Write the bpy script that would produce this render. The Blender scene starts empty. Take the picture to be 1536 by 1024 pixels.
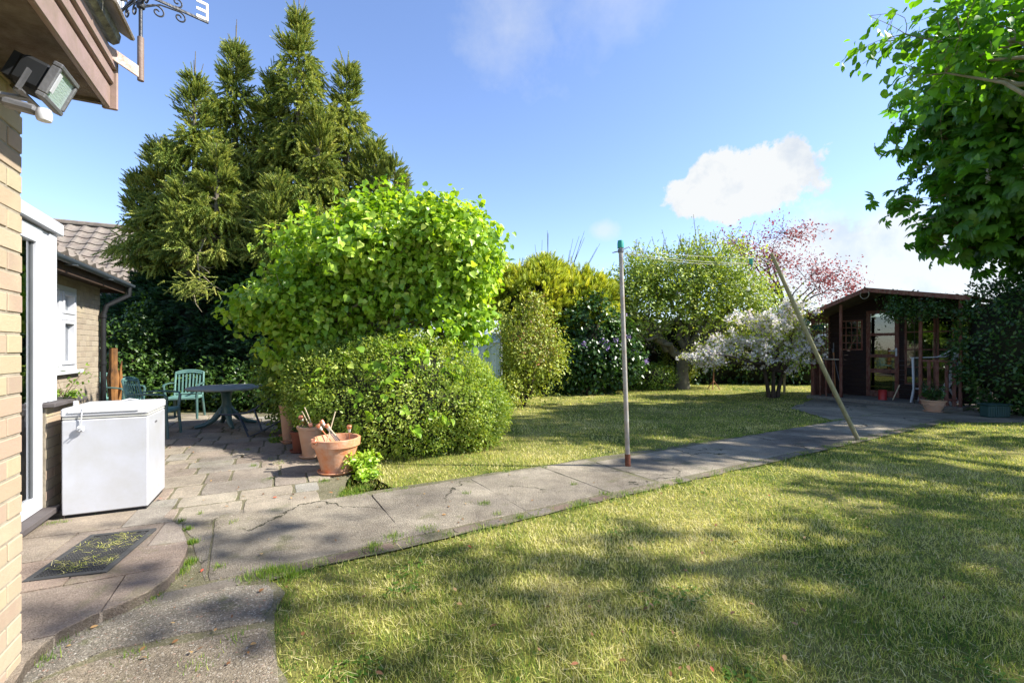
import bpy, math, random
import numpy as np
from mathutils import Vector, Matrix, noise as mnoise
R = math.radians
rng = np.random.default_rng(11)
random.seed(5)
scene = bpy.context.scene
COL = scene.collection
F, HZ, CX, H = 683.0, 522.0, 768.0, 1.36      # camera constants used to place things on the ground

def G(px, py, z=0.0):
    d = F * (H - z) / (py - HZ)
    return Vector(((px - CX) / F * d, d, z))
def P(px, py, d):
    return Vector(((px - CX) / F * d, d, H + (HZ - py) / F * d))
AX = R(27)
U = Vector((-math.sin(AX), math.cos(AX), 0))     # along the house
V = Vector((math.cos(AX), math.sin(AX), 0))      # out from the house
def UV(u, v, z=0.0):
    return U * u + V * v + Vector((0, 0, z))
SUN_E, SUN_A = R(41), R(-3)
SUN = Vector((math.cos(SUN_E) * math.cos(SUN_A), math.cos(SUN_E) * math.sin(SUN_A), math.sin(SUN_E)))

# ------------------------------------------------------------------ materials
def new_mat(name):
    m = bpy.data.materials.new(name); m.use_nodes = True
    nt = m.node_tree; nt.nodes.clear()
    out = nt.nodes.new('ShaderNodeOutputMaterial')
    return m, nt, out
def N(nt, t, ins=None, **kw):
    n = nt.nodes.new(t)
    for k, v in kw.items(): setattr(n, k, v)
    if ins:
        for k, v in ins.items():
            s = n.inputs[k]
            if isinstance(v, bpy.types.NodeSocket): nt.links.new(v, s)
            else: s.default_value = v
    return n
def c4(c): return (c[0], c[1], c[2], 1.0)
def ramp(nt, fac, stops):
    r = N(nt, 'ShaderNodeValToRGB', {'Fac': fac})
    e = r.color_ramp.elements
    while len(e) < len(stops): e.new(0.5)
    for i, (p, c) in enumerate(stops):
        e[i].position = p; e[i].color = c4(c)
    return r.outputs['Color']
def noise(nt, vec, scale, detail=5, rough=.55, out='Fac'):
    return N(nt, 'ShaderNodeTexNoise', {'Vector': vec, 'Scale': scale, 'Detail': detail, 'Roughness': rough}).outputs[out]
def mix(nt, fac, a, b, mode='MIX'):
    n = nt.nodes.new('ShaderNodeMix'); n.data_type = 'RGBA'; n.blend_type = mode
    for s, v in ((n.inputs[0], fac), (n.inputs[6], a), (n.inputs[7], b)):
        if isinstance(v, bpy.types.NodeSocket): nt.links.new(v, s)
        else: s.default_value = v if isinstance(v, (int, float)) else c4(v)
    return n.outputs[2]
def math_(nt, op, a, b=0.0, clamp=False):
    n = nt.nodes.new('ShaderNodeMath'); n.operation = op; n.use_clamp = clamp
    for s, v in ((n.inputs[0], a), (n.inputs[1], b)):
        if isinstance(v, bpy.types.NodeSocket): nt.links.new(v, s)
        else: s.default_value = v
    return n.outputs[0]
def gpos(nt): return N(nt, 'ShaderNodeNewGeometry').outputs['Position']
def opos(nt): return N(nt, 'ShaderNodeTexCoord').outputs['Object']

def mat(name, c1, c2=None, scale=6, rough=.7, bump=0, bscale=40, metallic=0, spec=.4, dirt=None, dscale=2.5, damt=.5, stretch=None):
    m, nt, out = new_mat(name)
    v = opos(nt)
    if stretch: v = N(nt, 'ShaderNodeMapping', {'Vector': v, 'Scale': stretch}).outputs[0]
    c2 = c2 or tuple(x * .8 for x in c1)
    col = ramp(nt, noise(nt, v, scale), [(.3, c1), (.7, c2)])
    if dirt:
        f = ramp(nt, noise(nt, v, dscale, 8, .7), [(.5 - .12, (0, 0, 0)), (.5 + .18, (damt,) * 3)])
        col = mix(nt, f, col, dirt)
    b = N(nt, 'ShaderNodeBsdfPrincipled', {'Base Color': col, 'Roughness': rough, 'Metallic': metallic, 'Specular IOR Level': spec})
    if bump:
        bn = N(nt, 'ShaderNodeBump', {'Strength': bump, 'Distance': .01, 'Height': noise(nt, v, bscale, 6)})
        nt.links.new(bn.outputs[0], b.inputs['Normal'])
    nt.links.new(b.outputs[0], out.inputs[0])
    return m

def leaf_mat(name, stops, trans=.35, tcol=None, rough=.45, spec=.35, nscale=1.2, namt=.25):
    """colour by a per-leaf random attribute, with a slow drift through the plant"""
    m, nt, out = new_mat(name)
    a = N(nt, 'ShaderNodeAttribute', attribute_name='rnd').outputs['Fac']
    nz = noise(nt, gpos(nt), nscale, 2)
    f = math_(nt, 'ADD', a, math_(nt, 'MULTIPLY', math_(nt, 'SUBTRACT', nz, .5), namt * 2), True)
    col = ramp(nt, f, stops)
    b = N(nt, 'ShaderNodeBsdfPrincipled', {'Base Color': col, 'Roughness': rough, 'Specular IOR Level': spec})
    tc = mix(nt, 1.0, col, tcol or (1.5, 1.35, .5), 'MULTIPLY')
    t = N(nt, 'ShaderNodeBsdfTranslucent', {'Color': tc})
    mx = N(nt, 'ShaderNodeMixShader', {0: trans, 1: b.outputs[0], 2: t.outputs[0]})
    nt.links.new(mx.outputs[0], out.inputs[0])
    return m

def brick_rand_mat(name, stops, bump=.5):
    m, nt, out = new_mat(name)
    a = N(nt, 'ShaderNodeAttribute', attribute_name='rnd').outputs['Fac']
    p = gpos(nt)
    col = ramp(nt, a, stops)
    n1 = noise(nt, p, 30, 6, .7)
    col = mix(nt, ramp(nt, n1, [(.35, (0, 0, 0)), (.75, (.55,) * 3)]), col, (.30, .25, .17))
    n2 = noise(nt, p, 3.5, 4, .6)
    col = mix(nt, ramp(nt, n2, [(.5, (0, 0, 0)), (.75, (.5,) * 3)]), col, (.42, .36, .24))
    b = N(nt, 'ShaderNodeBsdfPrincipled', {'Base Color': col, 'Roughness': .9, 'Specular IOR Level': .2})
    bn = N(nt, 'ShaderNodeBump', {'Strength': bump, 'Distance': .006, 'Height': noise(nt, p, 70, 8, .75)})
    nt.links.new(bn.outputs[0], b.inputs['Normal']); nt.links.new(b.outputs[0], out.inputs[0])
    return m

def stone_mat(name, base, pebble=0.0, moss=.3, scale=1.0, use_rnd=True, dark=(.05, .047, .045), pale=(.36, .34, .30), bump=.6):
    """weathered concrete / exposed aggregate with lichen and moss"""
    m, nt, out = new_mat(name)
    p = gpos(nt)
    n1 = noise(nt, p, 1.6 * scale, 10, .72)
    col = ramp(nt, n1, [(.25, dark), (.52, base), (.78, pale)])
    if use_rnd:
        a = N(nt, 'ShaderNodeAttribute', attribute_name='rnd').outputs['Fac']
        tint = ramp(nt, a, [(0, (.78, .74, .71)), (.3, (1.0, .84, .76)), (.5, (.92, .95, .95)), (.75, (1.15, 1.06, .92)), (1, (.86, .80, .75))])
        col = mix(nt, 1.0, col, tint, 'MULTIPLY')
    fine = noise(nt, p, 90, 6, .8)
    col = mix(nt, .85, col, ramp(nt, fine, [(.25, (.35,) * 3), (.5, (.95,) * 3), (.75, (1.7,) * 3)]), 'MULTIPLY')
    pw = N(nt, 'ShaderNodeVectorMath', {0: p, 1: N(nt, 'ShaderNodeVectorMath', {0: noise(nt, p, 30, 2, .5, 'Color'), 1: (.03, .03, .03)}, operation='MULTIPLY').outputs[0]}, operation='ADD').outputs[0]
    vor = N(nt, 'ShaderNodeTexVoronoi', {'Vector': pw, 'Scale': 110.0})
    pb = ramp(nt, vor.outputs['Distance'], [(.38, (1, 1, 1)), (.62, (0, 0, 0))])
    if pebble:
        pc = ramp(nt, N(nt, 'ShaderNodeSeparateColor', {0: vor.outputs['Color']}).outputs[0],
                  [(0, (.05, .045, .04)), (.4, (.16, .13, .10)), (.75, (.33, .28, .22)), (.93, (.5, .47, .42)), (1, (.32, .15, .10))])
        col = mix(nt, math_(nt, 'MULTIPLY', pb, pebble), col, pc)
    # pale lichen spots
    lv = N(nt, 'ShaderNodeTexVoronoi', {'Vector': N(nt, 'ShaderNodeVectorMath', {0: p, 1: noise(nt, p, 14, 2, .5, 'Color')}, operation='ADD').outputs[0], 'Scale': 7.0})
    ls = math_(nt, 'MULTIPLY', ramp(nt, lv.outputs['Distance'], [(.07, (1, 1, 1)), (.15, (0, 0, 0))]), ramp(nt, noise(nt, p, 2.2, 3), [(.5, (0, 0, 0)), (.6, (.7,) * 3)]))
    col = mix(nt, ls, col, (.46, .45, .41))
    mm = math_(nt, 'MULTIPLY', ramp(nt, noise(nt, p, 2.7, 9, .75), [(.56, (0, 0, 0)), (.68, (1, 1, 1))]), moss)
    col = mix(nt, mm, col, (.085, .10, .022))
    if name == 'old_concrete':
        cw = N(nt, 'ShaderNodeVectorMath', {0: p, 1: N(nt, 'ShaderNodeVectorMath', {0: noise(nt, p, 3, 6, .6, 'Color'), 1: (.5, .5, .5)}, operation='MULTIPLY').outputs[0]}, operation='ADD').outputs[0]
        cv = N(nt, 'ShaderNodeTexVoronoi', {'Vector': cw, 'Scale': .9}, feature='DISTANCE_TO_EDGE')
        ck = math_(nt, 'MULTIPLY', ramp(nt, cv.outputs['Distance'], [(.004, (1, 1, 1)), (.012, (0, 0, 0))]), ramp(nt, noise(nt, p, .9, 2), [(.48, (0, 0, 0)), (.56, (1, 1, 1))]))
        col = mix(nt, ck, col, (.03, .03, .018))
        big = noise(nt, p, .55, 5, .6)
        col = mix(nt, 1.0, col, ramp(nt, big, [(.35, (.62, .60, .60)), (.6, (1.2, 1.16, 1.08))]), 'MULTIPLY')
    b = N(nt, 'ShaderNodeBsdfPrincipled', {'Base Color': col, 'Roughness': .93, 'Specular IOR Level': .2})
    hgt = math_(nt, 'ADD', fine, math_(nt, 'MULTIPLY', pb, .5 if pebble else .12))
    bn = N(nt, 'ShaderNodeBump', {'Strength': bump, 'Distance': .008, 'Height': hgt})
    nt.links.new(bn.outputs[0], b.inputs['Normal']); nt.links.new(b.outputs[0], out.inputs[0])
    return m

def glass_mat(name, tint=(.9, .95, .93), alpha=.28, rough=.03):
    m, nt, out = new_mat(name)
    fr = N(nt, 'ShaderNodeFresnel', {'IOR': 1.5})
    f = math_(nt, 'ADD', fr.outputs[0], alpha * .4, True)
    g = N(nt, 'ShaderNodeBsdfGlossy', {'Color': c4((.95, .97, 1)), 'Roughness': rough})
    t = N(nt, 'ShaderNodeBsdfTransparent', {'Color': c4(tint)})
    mx = N(nt, 'ShaderNodeMixShader', {0: f, 1: t.outputs[0], 2: g.outputs[0]})
    nt.links.new(mx.outputs[0], out.inputs[0])
    return m

# ------------------------------------------------------------------ object helpers
def tag(o, label=None, cat=None, group=None, kind=None):
    if label: o['label'] = label
    if cat: o['category'] = cat
    if group: o['group'] = group
    if kind: o['kind'] = kind
    return o
def empty(name, loc, label, cat, group=None, rz=0):
    o = bpy.data.objects.new(name, None); COL.objects.link(o)
    o.location = loc; o.rotation_euler = (0, 0, rz); o.empty_display_size = .1
    return tag(o, label, cat, group)
def link(name, me, mats, parent=None, smooth=False):
    for m in (mats if isinstance(mats, (list, tuple)) else [mats]): me.materials.append(m)
    o = bpy.data.objects.new(name, me); COL.objects.link(o)
    if parent is not None:
        o.parent = parent
    if smooth: me.polygons.foreach_set('use_smooth', [True] * len(me.polygons))
    return o
def world_to(parent):
    """matrix taking world coordinates into the frame of a thing (an Empty)"""
    m = Matrix.Translation(parent.location) @ Matrix.Rotation(parent.rotation_euler.z, 4, 'Z')
    return m.inverted()

class MB:
    def __init__(s): s.v = []; s.f = []; s.m = []; s.r = []; s.sm = []
    def add(s, vs, fs, mi=0, r=None, smooth=False):
        o = len(s.v); s.v += [tuple(v) for v in vs]; r = random.random() if r is None else r
        s.r += [r] * len(vs)
        for f in fs: s.f.append([i + o for i in f]); s.m.append(mi); s.sm.append(smooth)
    def box(s, c, size, rot=None, mi=0, r=None, ax=None, bevel=0):
        x, y, z = [k / 2 for k in size]
        c = Vector(c)
        if bevel:
            b = min(bevel, x * .9, y * .9, z * .9)
            vs = []
            for sz in (-1, 1):
                for lay in ((z, b), (z - b, 0)) if sz == 1 else ((z, b), (z - b, 0)):
                    pass
            prof = [(-z, b), (-z + b, 0), (z - b, 0), (z, b)]
            for zz, ins in prof:
                xx, yy = x - ins, y - ins
                k = b if ins == 0 else b * .5
                for (sx, sy) in ((1, -1), (1, 1), (-1, 1), (-1, -1)):
                    if (sx, sy) in ((1, -1), (-1, 1)):
                        vs += [(sx * (xx - k), sy * yy, zz), (sx * xx, sy * (yy - k), zz)]
                    else:
                        vs += [(sx * xx, sy * (yy - k), zz), (sx * (xx - k), sy * yy, zz)]
            fs = [list(range(7, -1, -1)), list(range(24, 32))]
            for L in range(3):
                for i in range(8):
                    j = (i + 1) % 8
                    fs.append([L * 8 + i, L * 8 + j, L * 8 + 8 + j, L * 8 + 8 + i])
        else:
            vs = [(a, b, d) for d in (-z, z) for a, b in ((-x, -y), (x, -y), (x, y), (-x, y))]
            fs = [(3, 2, 1, 0), (4, 5, 6, 7), (0, 1, 5, 4), (1, 2, 6, 5), (2, 3, 7, 6), (3, 0, 4, 7)]
        if ax is not None:
            M = Matrix((ax[0], ax[1], ax[2])).transposed()
        elif rot is not None:
            M = rot if isinstance(rot, Matrix) else Matrix.Rotation(rot, 3, 'Z')
        else: M = Matrix.Identity(3)
        s.add([c + M @ Vector(v) for v in vs], fs, mi, r)
    def bar(s, p0, p1, w, h, mi=0, r=None, up=(0, 0, 1), bevel=0):
        p0 = Vector(p0); p1 = Vector(p1); d = p1 - p0; L = d.length; d.normalize()
        up = Vector(up)
        if abs(d.dot(up)) > .97: up = Vector((0, 1, 0))
        sx = d.cross(up).normalized(); uz = sx.cross(d)
        s.box((p0 + p1) / 2, (L, w, h), ax=(d, -sx, uz), mi=mi, r=r, bevel=bevel)
    def tube(s, pts, rad, n=8, mi=0, r=None, caps=True, squash=1.0):
        pts = [Vector(p) for p in pts]; k = len(pts)
        rad = list(rad) if hasattr(rad, '__len__') else [rad] * k
        vs = []; ref = Vector((0, 0, 1))
        d0 = (pts[1] - pts[0]).normalized()
        if abs(d0.dot(ref)) > .9: ref = Vector((1, 0, 0))
        prev = d0.cross(ref).normalized()
        for i, p in enumerate(pts):
            d = (pts[min(i + 1, k - 1)] - pts[max(i - 1, 0)]).normalized()
            a = (prev - d * prev.dot(d)).normalized(); b = d.cross(a); prev = a
            for j in range(n):
                t = 2 * math.pi * j / n
                vs.append(p + (a * math.cos(t) + b * math.sin(t) * squash) * rad[i])
        fs = []
        for i in range(k - 1):
            for j in range(n):
                jj = (j + 1) % n
                fs.append((i * n + j, i * n + jj, (i + 1) * n + jj, (i + 1) * n + j))
        if caps: fs += [list(range(n))[::-1], list(range((k - 1) * n, k * n))]
        s.add(vs, fs, mi, r, True)
    def lathe(s, prof, n=24, c=(0, 0, 0), mi=0, r=None, axis=None, wob=0):
        c = Vector(c); vs = []
        M = Matrix.Identity(3)
        if axis is not None: M = Vector((0, 0, 1)).rotation_difference(Vector(axis)).to_matrix()
        for rr, z in prof:
            for j in range(n):
                t = 2 * math.pi * j / n
                k = rr * (1 + wob * math.sin(3 * t + z * 9))
                vs.append(c + M @ Vector((k * math.cos(t), k * math.sin(t), z)))
        fs = []
        for i in range(len(prof) - 1):
            for j in range(n):
                jj = (j + 1) % n
                fs.append((i * n + j, i * n + jj, (i + 1) * n + jj, (i + 1) * n + j))
        fs.append(list(range(n))[::-1]); fs.append(list(range((len(prof) - 1) * n, len(prof) * n)))
        s.add(vs, fs, mi, r, True)
    def prism(s, poly, z0, z1, mi=0, r=None, M=None):
        """vertical prism over a ccw polygon of (x, y) or (x, y, ztop)"""
        n = len(poly)
        bot = [Vector((p[0], p[1], z0)) for p in poly]
        top = [Vector((p[0], p[1], p[2] if len(p) > 2 else z1)) for p in poly]
        vs = bot + top
        fs = [list(range(n))[::-1], list(range(n, 2 * n))] + [(i, (i + 1) % n, n + (i + 1) % n, n + i) for i in range(n)]
        if M is not None: vs = [M @ v for v in vs]
        s.add(vs, fs, mi, r)
    def xf(s, M):
        s.v = [tuple(M @ Vector(v)) for v in s.v]; return s
    def build(s, name, mats, parent=None, smooth=None, world=False, bevel=0, label=None):
        me = bpy.data.meshes.new(name)
        if world and parent is not None: s.xf(world_to(parent))
        me.from_pydata(s.v, [], s.f); me.update()
        a = me.attributes.new('rnd', 'FLOAT', 'POINT'); a.data.foreach_set('value', s.r)
        me.polygons.foreach_set('material_index', s.m)
        me.polygons.foreach_set('use_smooth', s.sm if smooth is None else [smooth] * len(s.f))
        if any(s.sm): me.set_sharp_from_angle(angle=R(38))
        o = link(name, me, mats, parent)
        if bevel:
            b = o.modifiers.new('b', 'BEVEL'); b.width = bevel; b.segments = 2; b.limit_method = 'ANGLE'
        if label: o['label'] = label
        return o

# ------------------------------------------------------------------ foliage
def unit(a): return a / (np.linalg.norm(a, axis=-1, keepdims=True) + 1e-9)
def rdir(n): return unit(rng.normal(size=(n, 3)))
def frames(y, nrm):
    y = unit(y); x = unit(np.cross(y, nrm)); z = np.cross(x, y)
    return x, y, z
# templates: (verts in x=width, y=length, z=normal ; faces)
T_RHOMB = (np.array([(0, 0, 0), (.32, .45, .05), (0, 1, -.05), (-.32, .45, .05)]), [(0, 1, 2), (0, 2, 3)])
T_HEART = (np.array([(0, 0, 0), (.34, -.06, .07), (.5, .28, .10), (.30, .68, .05), (0, 1.05, -.16), (-.30, .68, .05), (-.5, .28, .10), (-.34, -.06, .07), (0, .4, -.01)]),
           [(0, 1, 2, 8), (8, 2, 3, 4), (8, 4, 5, 6), (0, 8, 6, 7)])
T_OVAL = (np.array([(0, 0, 0), (.22, .25, .05), (.24, .6, .04), (0, 1, -.08), (-.24, .6, .04), (-.22, .25, .05), (0, .5, 0)]),
          [(0, 1, 2, 6), (6, 2, 3), (6, 3, 4), (0, 6, 4, 5)])
def t_palmate():
    vs, fs = [], []
    for a, L in ((-100, .62), (-62, .82), (-30, .95), (0, 1.05), (30, .95), (62, .82), (100, .62)):
        ca, sa = math.cos(R(a)), math.sin(R(a)); o = len(vs)
        for (w, l, z) in ((0, 0, 0), (.10, .55, .0), (.13, .8, -.16), (0, 1.08, -.42), (-.13, .8, -.16), (-.10, .55, .0), (0, .7, -.10)):
            l *= L; w *= 1.5
            vs.append((w * ca + l * sa, l * ca - w * sa, z * L))
        fs += [(o, o + 1, o + 6), (o, o + 6, o + 5), (o + 1, o + 2, o + 6), (o + 6, o + 4, o + 5), (o + 2, o + 3, o + 6), (o + 3, o + 4, o + 6)]
    return np.array(vs), fs
T_PALM = t_palmate()
def t_foxtail(n=20, w=.05, sp=.16):
    vs, fs = [], []; g = random.Random(3)
    for i in range(n):
        t = i / n; a = i * 2.4; l0 = t * .9
        rad = sp * (1 - .45 * t) * g.uniform(.8, 1.15)
        bx, bz = math.cos(a), math.sin(a); px, pz = -bz, bx
        o = len(vs)
        vs += [(px * w * .5, l0 - w * .3, pz * w * .5), (-px * w * .5, l0 + w * .3, -pz * w * .5), (bx * rad, l0 + .17, bz * rad)]
        fs.append((o, o + 1, o + 2))
    o = len(vs)
    vs += [(.022, 0, 0), (-.022, 0, 0), (0, 1, 0), (0, 0, .022), (0, 0, -.022)]
    fs += [(o, o + 1, o + 2), (o + 3, o + 4, o + 2)]
    return np.array(vs), fs
T_FOX = t_foxtail(26, .085, .17)
def t_spray(n=6):
    """flat feathery conifer spray"""
    vs, fs = [(0, 0, 0), (.035, .5, 0), (0, 1, -.05), (-.035, .5, 0)], [(0, 1, 2, 3)]
    for i in range(n):
        t = .12 + .75 * i / n
        for sgn in (-1, 1):
            L = .42 * (1 - .6 * t); o = len(vs)
            vs += [(0, t - .03, 0), (sgn * L * .5, t + L * .42, .03), (sgn * L * .95, t + L * .62, -.04), (0, t + .06, 0)]
            fs.append((o, o + 1, o + 2, o + 3) if sgn > 0 else (o + 3, o + 2, o + 1, o))
    return np.array(vs), fs
T_SPRAY = t_spray()
T_FLOWER = (np.array([(math.cos(k * 1.2566 / 2) * (1 if k % 2 == 0 else .5), math.sin(k * 1.2566 / 2) * (1 if k % 2 == 0 else .5), .25 if k % 2 == 0 else 0.1) for k in range(10)] + [(0, 0, 0)]),
            [(k, (k + 1) % 10, 10) for k in range(10)])
T_BLADE = (np.array([(-.5, 0, 0), (.5, 0, 0), (.36, .55, .08), (-.36, .55, .08), (0, 1, .3)]), [(0, 1, 2, 3), (3, 2, 4)])

def bake(parts):
    """parts: list of (template, pos, X, Y, Z, scale(N or Nx3), rnd, mat index) -> mesh"""
    VS, RN, LI, LS, LT, MI = [], [], [], [], [], []
    vo = 0; lo = 0
    for (T, pos, X, Y, Z, sc, rn, mi) in parts:
        tv, tf = T; k = len(tv); n = len(pos)
        if n == 0: continue
        sc = np.asarray(sc, float)
        if sc.ndim == 0: sc = np.full(n, float(sc))
        if sc.ndim == 1: sc = np.repeat(sc[:, None], 3, 1)
        loc = tv[None, :, :] * sc[:, None, :]
        w = pos[:, None, :] + loc[..., 0:1] * X[:, None, :] + loc[..., 1:2] * Y[:, None, :] + loc[..., 2:3] * Z[:, None, :]
        VS.append(w.reshape(-1, 3)); RN.append(np.repeat(rn, k))
        li = np.concatenate([np.array(f) for f in tf]); lt = np.array([len(f) for f in tf]); ls = np.cumsum(lt) - lt
        LI.append((li[None, :] + (np.arange(n) * k)[:, None] + vo).ravel())
        LS.append((ls[None, :] + (np.arange(n) * len(li))[:, None] + lo).ravel())
        LT.append(np.tile(lt, n)); MI.append(np.full(n * len(tf), mi))
        vo += n * k; lo += n * len(li)
    VS = np.concatenate(VS); LI = np.concatenate(LI); LS = np.concatenate(LS); LT = np.concatenate(LT); MI = np.concatenate(MI); RN = np.concatenate(RN)
    me = bpy.data.meshes.new('foliage')
    me.vertices.add(len(VS)); me.vertices.foreach_set('co', VS.astype(np.float32).ravel())
    me.loops.add(len(LI)); me.loops.foreach_set('vertex_index', LI.astype(np.int32))
    me.polygons.add(len(LS)); me.polygons.foreach_set('loop_start', LS.astype(np.int32)); me.polygons.foreach_set('loop_total', LT.astype(np.int32))
    me.polygons.foreach_set('material_index', MI.astype(np.int32))
    a = me.attributes.new('rnd', 'FLOAT', 'POINT'); a.data.foreach_set('value', RN.astype(np.float32))
    me.update(calc_edges=True)
    return me
def foliage(name, parts, mats, parent=None, world=True):
    me = bake(parts)
    if parent is not None and world: me.transform(world_to(parent))
    me.name = name
    return link(name, me, mats, parent)

def lump(p, s, seed=0):
    q = p * s + seed * 7.13
    return (np.sin(q[:, 0] * 1.7 + np.sin(q[:, 1] * 1.3 + q[:, 2])) + np.sin(q[:, 1] * 1.9 + np.sin(q[:, 2] * 1.5 + q[:, 0] * .7)) + np.sin(q[:, 2] * 2.1 + np.sin(q[:, 0] * 1.1 + 1.3))) / 3
def blob_points(n, blobs, seed=0, shell=.72, rough=.22, lumps=2.2, keep=None):
    """points near the surface (and sparse inside) of a union of ellipsoids; returns points and outward normals"""
    blobs = [(np.array(c, float), np.array(r, float)) for c, r in blobs]
    w = np.array([(r[0] * r[1] * r[2]) ** (2 / 3) for c, r in blobs]); w /= w.sum()
    P_, N_ = [], []; tot = 0
    while tot < n:
        m = n * 2
        bi = rng.choice(len(blobs), m, p=w)
        C = np.array([b[0] for b in blobs])[bi]; Rr = np.array([b[1] for b in blobs])[bi]
        d = rdir(m)
        rad = 1 - (1 - shell) * rng.random(m) ** 1.3
        ins = rng.random(m) < .2; rad[ins] = rng.random(ins.sum()) ** .5 * shell
        base = C + d * Rr
        rad = rad * (1 + rough * lump(base, lumps, seed) + rough * .5 * lump(base, lumps * 2.7, seed + 3))
        p = C + d * Rr * rad[:, None]
        ok = np.ones(m, bool)
        for j, (c, r) in enumerate(blobs):
            q = (np.linalg.norm((p - c) / r, axis=1) < shell * .9) & (bi != j)
            ok &= ~q
        if keep is not None: ok &= keep(p)
        nn = unit(d / Rr)
        P_.append(p[ok]); N_.append(nn[ok]); tot += ok.sum()
        if tot == 0: break
    return np.concatenate(P_)[:n], np.concatenate(N_)[:n]
def clusters(cp, cn, k, spread, size, T, mi=0, droop=.5, out=.6, up=.2, jit=.8, tilt=.6, rr=None, svar=.35):
    """k leaves round every cluster point; droop pulls leaf tips down"""
    n = len(cp) * k
    p = np.repeat(cp, k, 0) + rng.normal(size=(n, 3)) * spread
    nn = np.repeat(cn, k, 0)
    y = unit(nn * out + rdir(n) * jit + np.array([0, 0, -droop]))
    z = unit(nn * .8 + np.array([0, 0, up + .3]) + rdir(n) * tilt)
    X, Y, Z = frames(y, z)
    s = size * (1 + svar * (rng.random(n) * 2 - 1))
    r = np.clip(np.repeat(rng.random(len(cp)), k) * .5 + rng.random(n) * .5, 0, 1) if rr is None else rr(n)
    return (T, p, X, Y, Z, s, r, mi)

def limbs(mb, base, targets, r0, n_main=5, sag=.1, seed=1, twig=.008, start_split=.0, mi=0):
    """main limbs from base to the mean of groups of targets, then smaller branches off the limbs"""
    g = random.Random(seed)
    base = Vector(base); T = [Vector(t) for t in targets]
    if not T: return
    g.shuffle(T)
    mains = T[:n_main]; rest = T[n_main:]
    paths = []
    for t in mains:
        pts = []; K = 9; off = Vector((g.uniform(-1, 1), g.uniform(-1, 1), g.uniform(-.3, 1))) * (t - base).length * .10
        for i in range(K):
            s = i / (K - 1)
            p = base.lerp(t, s) + off * math.sin(math.pi * s) + Vector((g.uniform(-1, 1), g.uniform(-1, 1), g.uniform(-1, 1))) * .03 * (t - base).length * (0 if i in (0, K - 1) else 1)
            p.z += sag * math.sin(math.pi * s) * (t - base).length
            pts.append(p)
        rad = [max(twig, r0 * (1 - .88 * (i / (K - 1)))) for i in range(K)]
        mb.tube(pts, rad, 7, mi=mi); paths.append((pts, rad))
    for t in rest:
        best = None
        for pts, rad in paths:
            for i in range(2, len(pts)):
                dd = (pts[i] - t).length + (0 if (t - pts[i]).dot(t - base) > 0 else 2)
                if best is None or dd < best[0]: best = (dd, pts[i], rad[i])
        a, ra = best[1], best[2]
        pts = []; L = (t - a).length
        off = Vector((g.uniform(-1, 1), g.uniform(-1, 1), g.uniform(-.6, .9))) * L * .16
        for i in range(6):
            s = i / 5; p = a.lerp(t, s) + off * math.sin(math.pi * s); pts.append(p)
        rr = [max(twig * .6, ra * .6 * (1 - .85 * i / 5)) for i in range(6)]
        mb.tube(pts, rr, 5, mi=mi)
        if len(paths) < 40: paths.append((pts, rr))

bark = mat('bark', (.16, .13, .10), (.07, .055, .04), 9, .95, .8, 25, dirt=(.20, .21, .13), dscale=5)
bark_dark = mat('bark_dark', (.07, .045, .03), (.035, .025, .018), 9, .95, .8, 25)
bark_pale = mat('bark_pale', (.30, .26, .19), (.14, .11, .075), 9, .9, .6, 25, dirt=(.20, .19, .08), dscale=5)
core_m = mat('blocker_dark', (.020, .022, .010), (.012, .014, .007), 8, 1, .8, 12)  # very dark colour of the added hulls that block light inside foliage

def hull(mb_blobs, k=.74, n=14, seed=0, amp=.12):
    """rough dark hull added inside a hedge, shrub or conifer to block light and view"""
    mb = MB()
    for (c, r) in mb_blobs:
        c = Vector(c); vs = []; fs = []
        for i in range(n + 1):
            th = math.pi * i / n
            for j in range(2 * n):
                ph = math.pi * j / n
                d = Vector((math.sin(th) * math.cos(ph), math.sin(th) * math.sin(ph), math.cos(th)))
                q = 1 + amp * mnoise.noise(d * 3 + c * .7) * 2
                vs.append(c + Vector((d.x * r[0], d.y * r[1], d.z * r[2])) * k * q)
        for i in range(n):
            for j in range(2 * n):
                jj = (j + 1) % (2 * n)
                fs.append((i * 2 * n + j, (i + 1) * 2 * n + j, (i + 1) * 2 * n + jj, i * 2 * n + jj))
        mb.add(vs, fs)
    return mb

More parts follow.
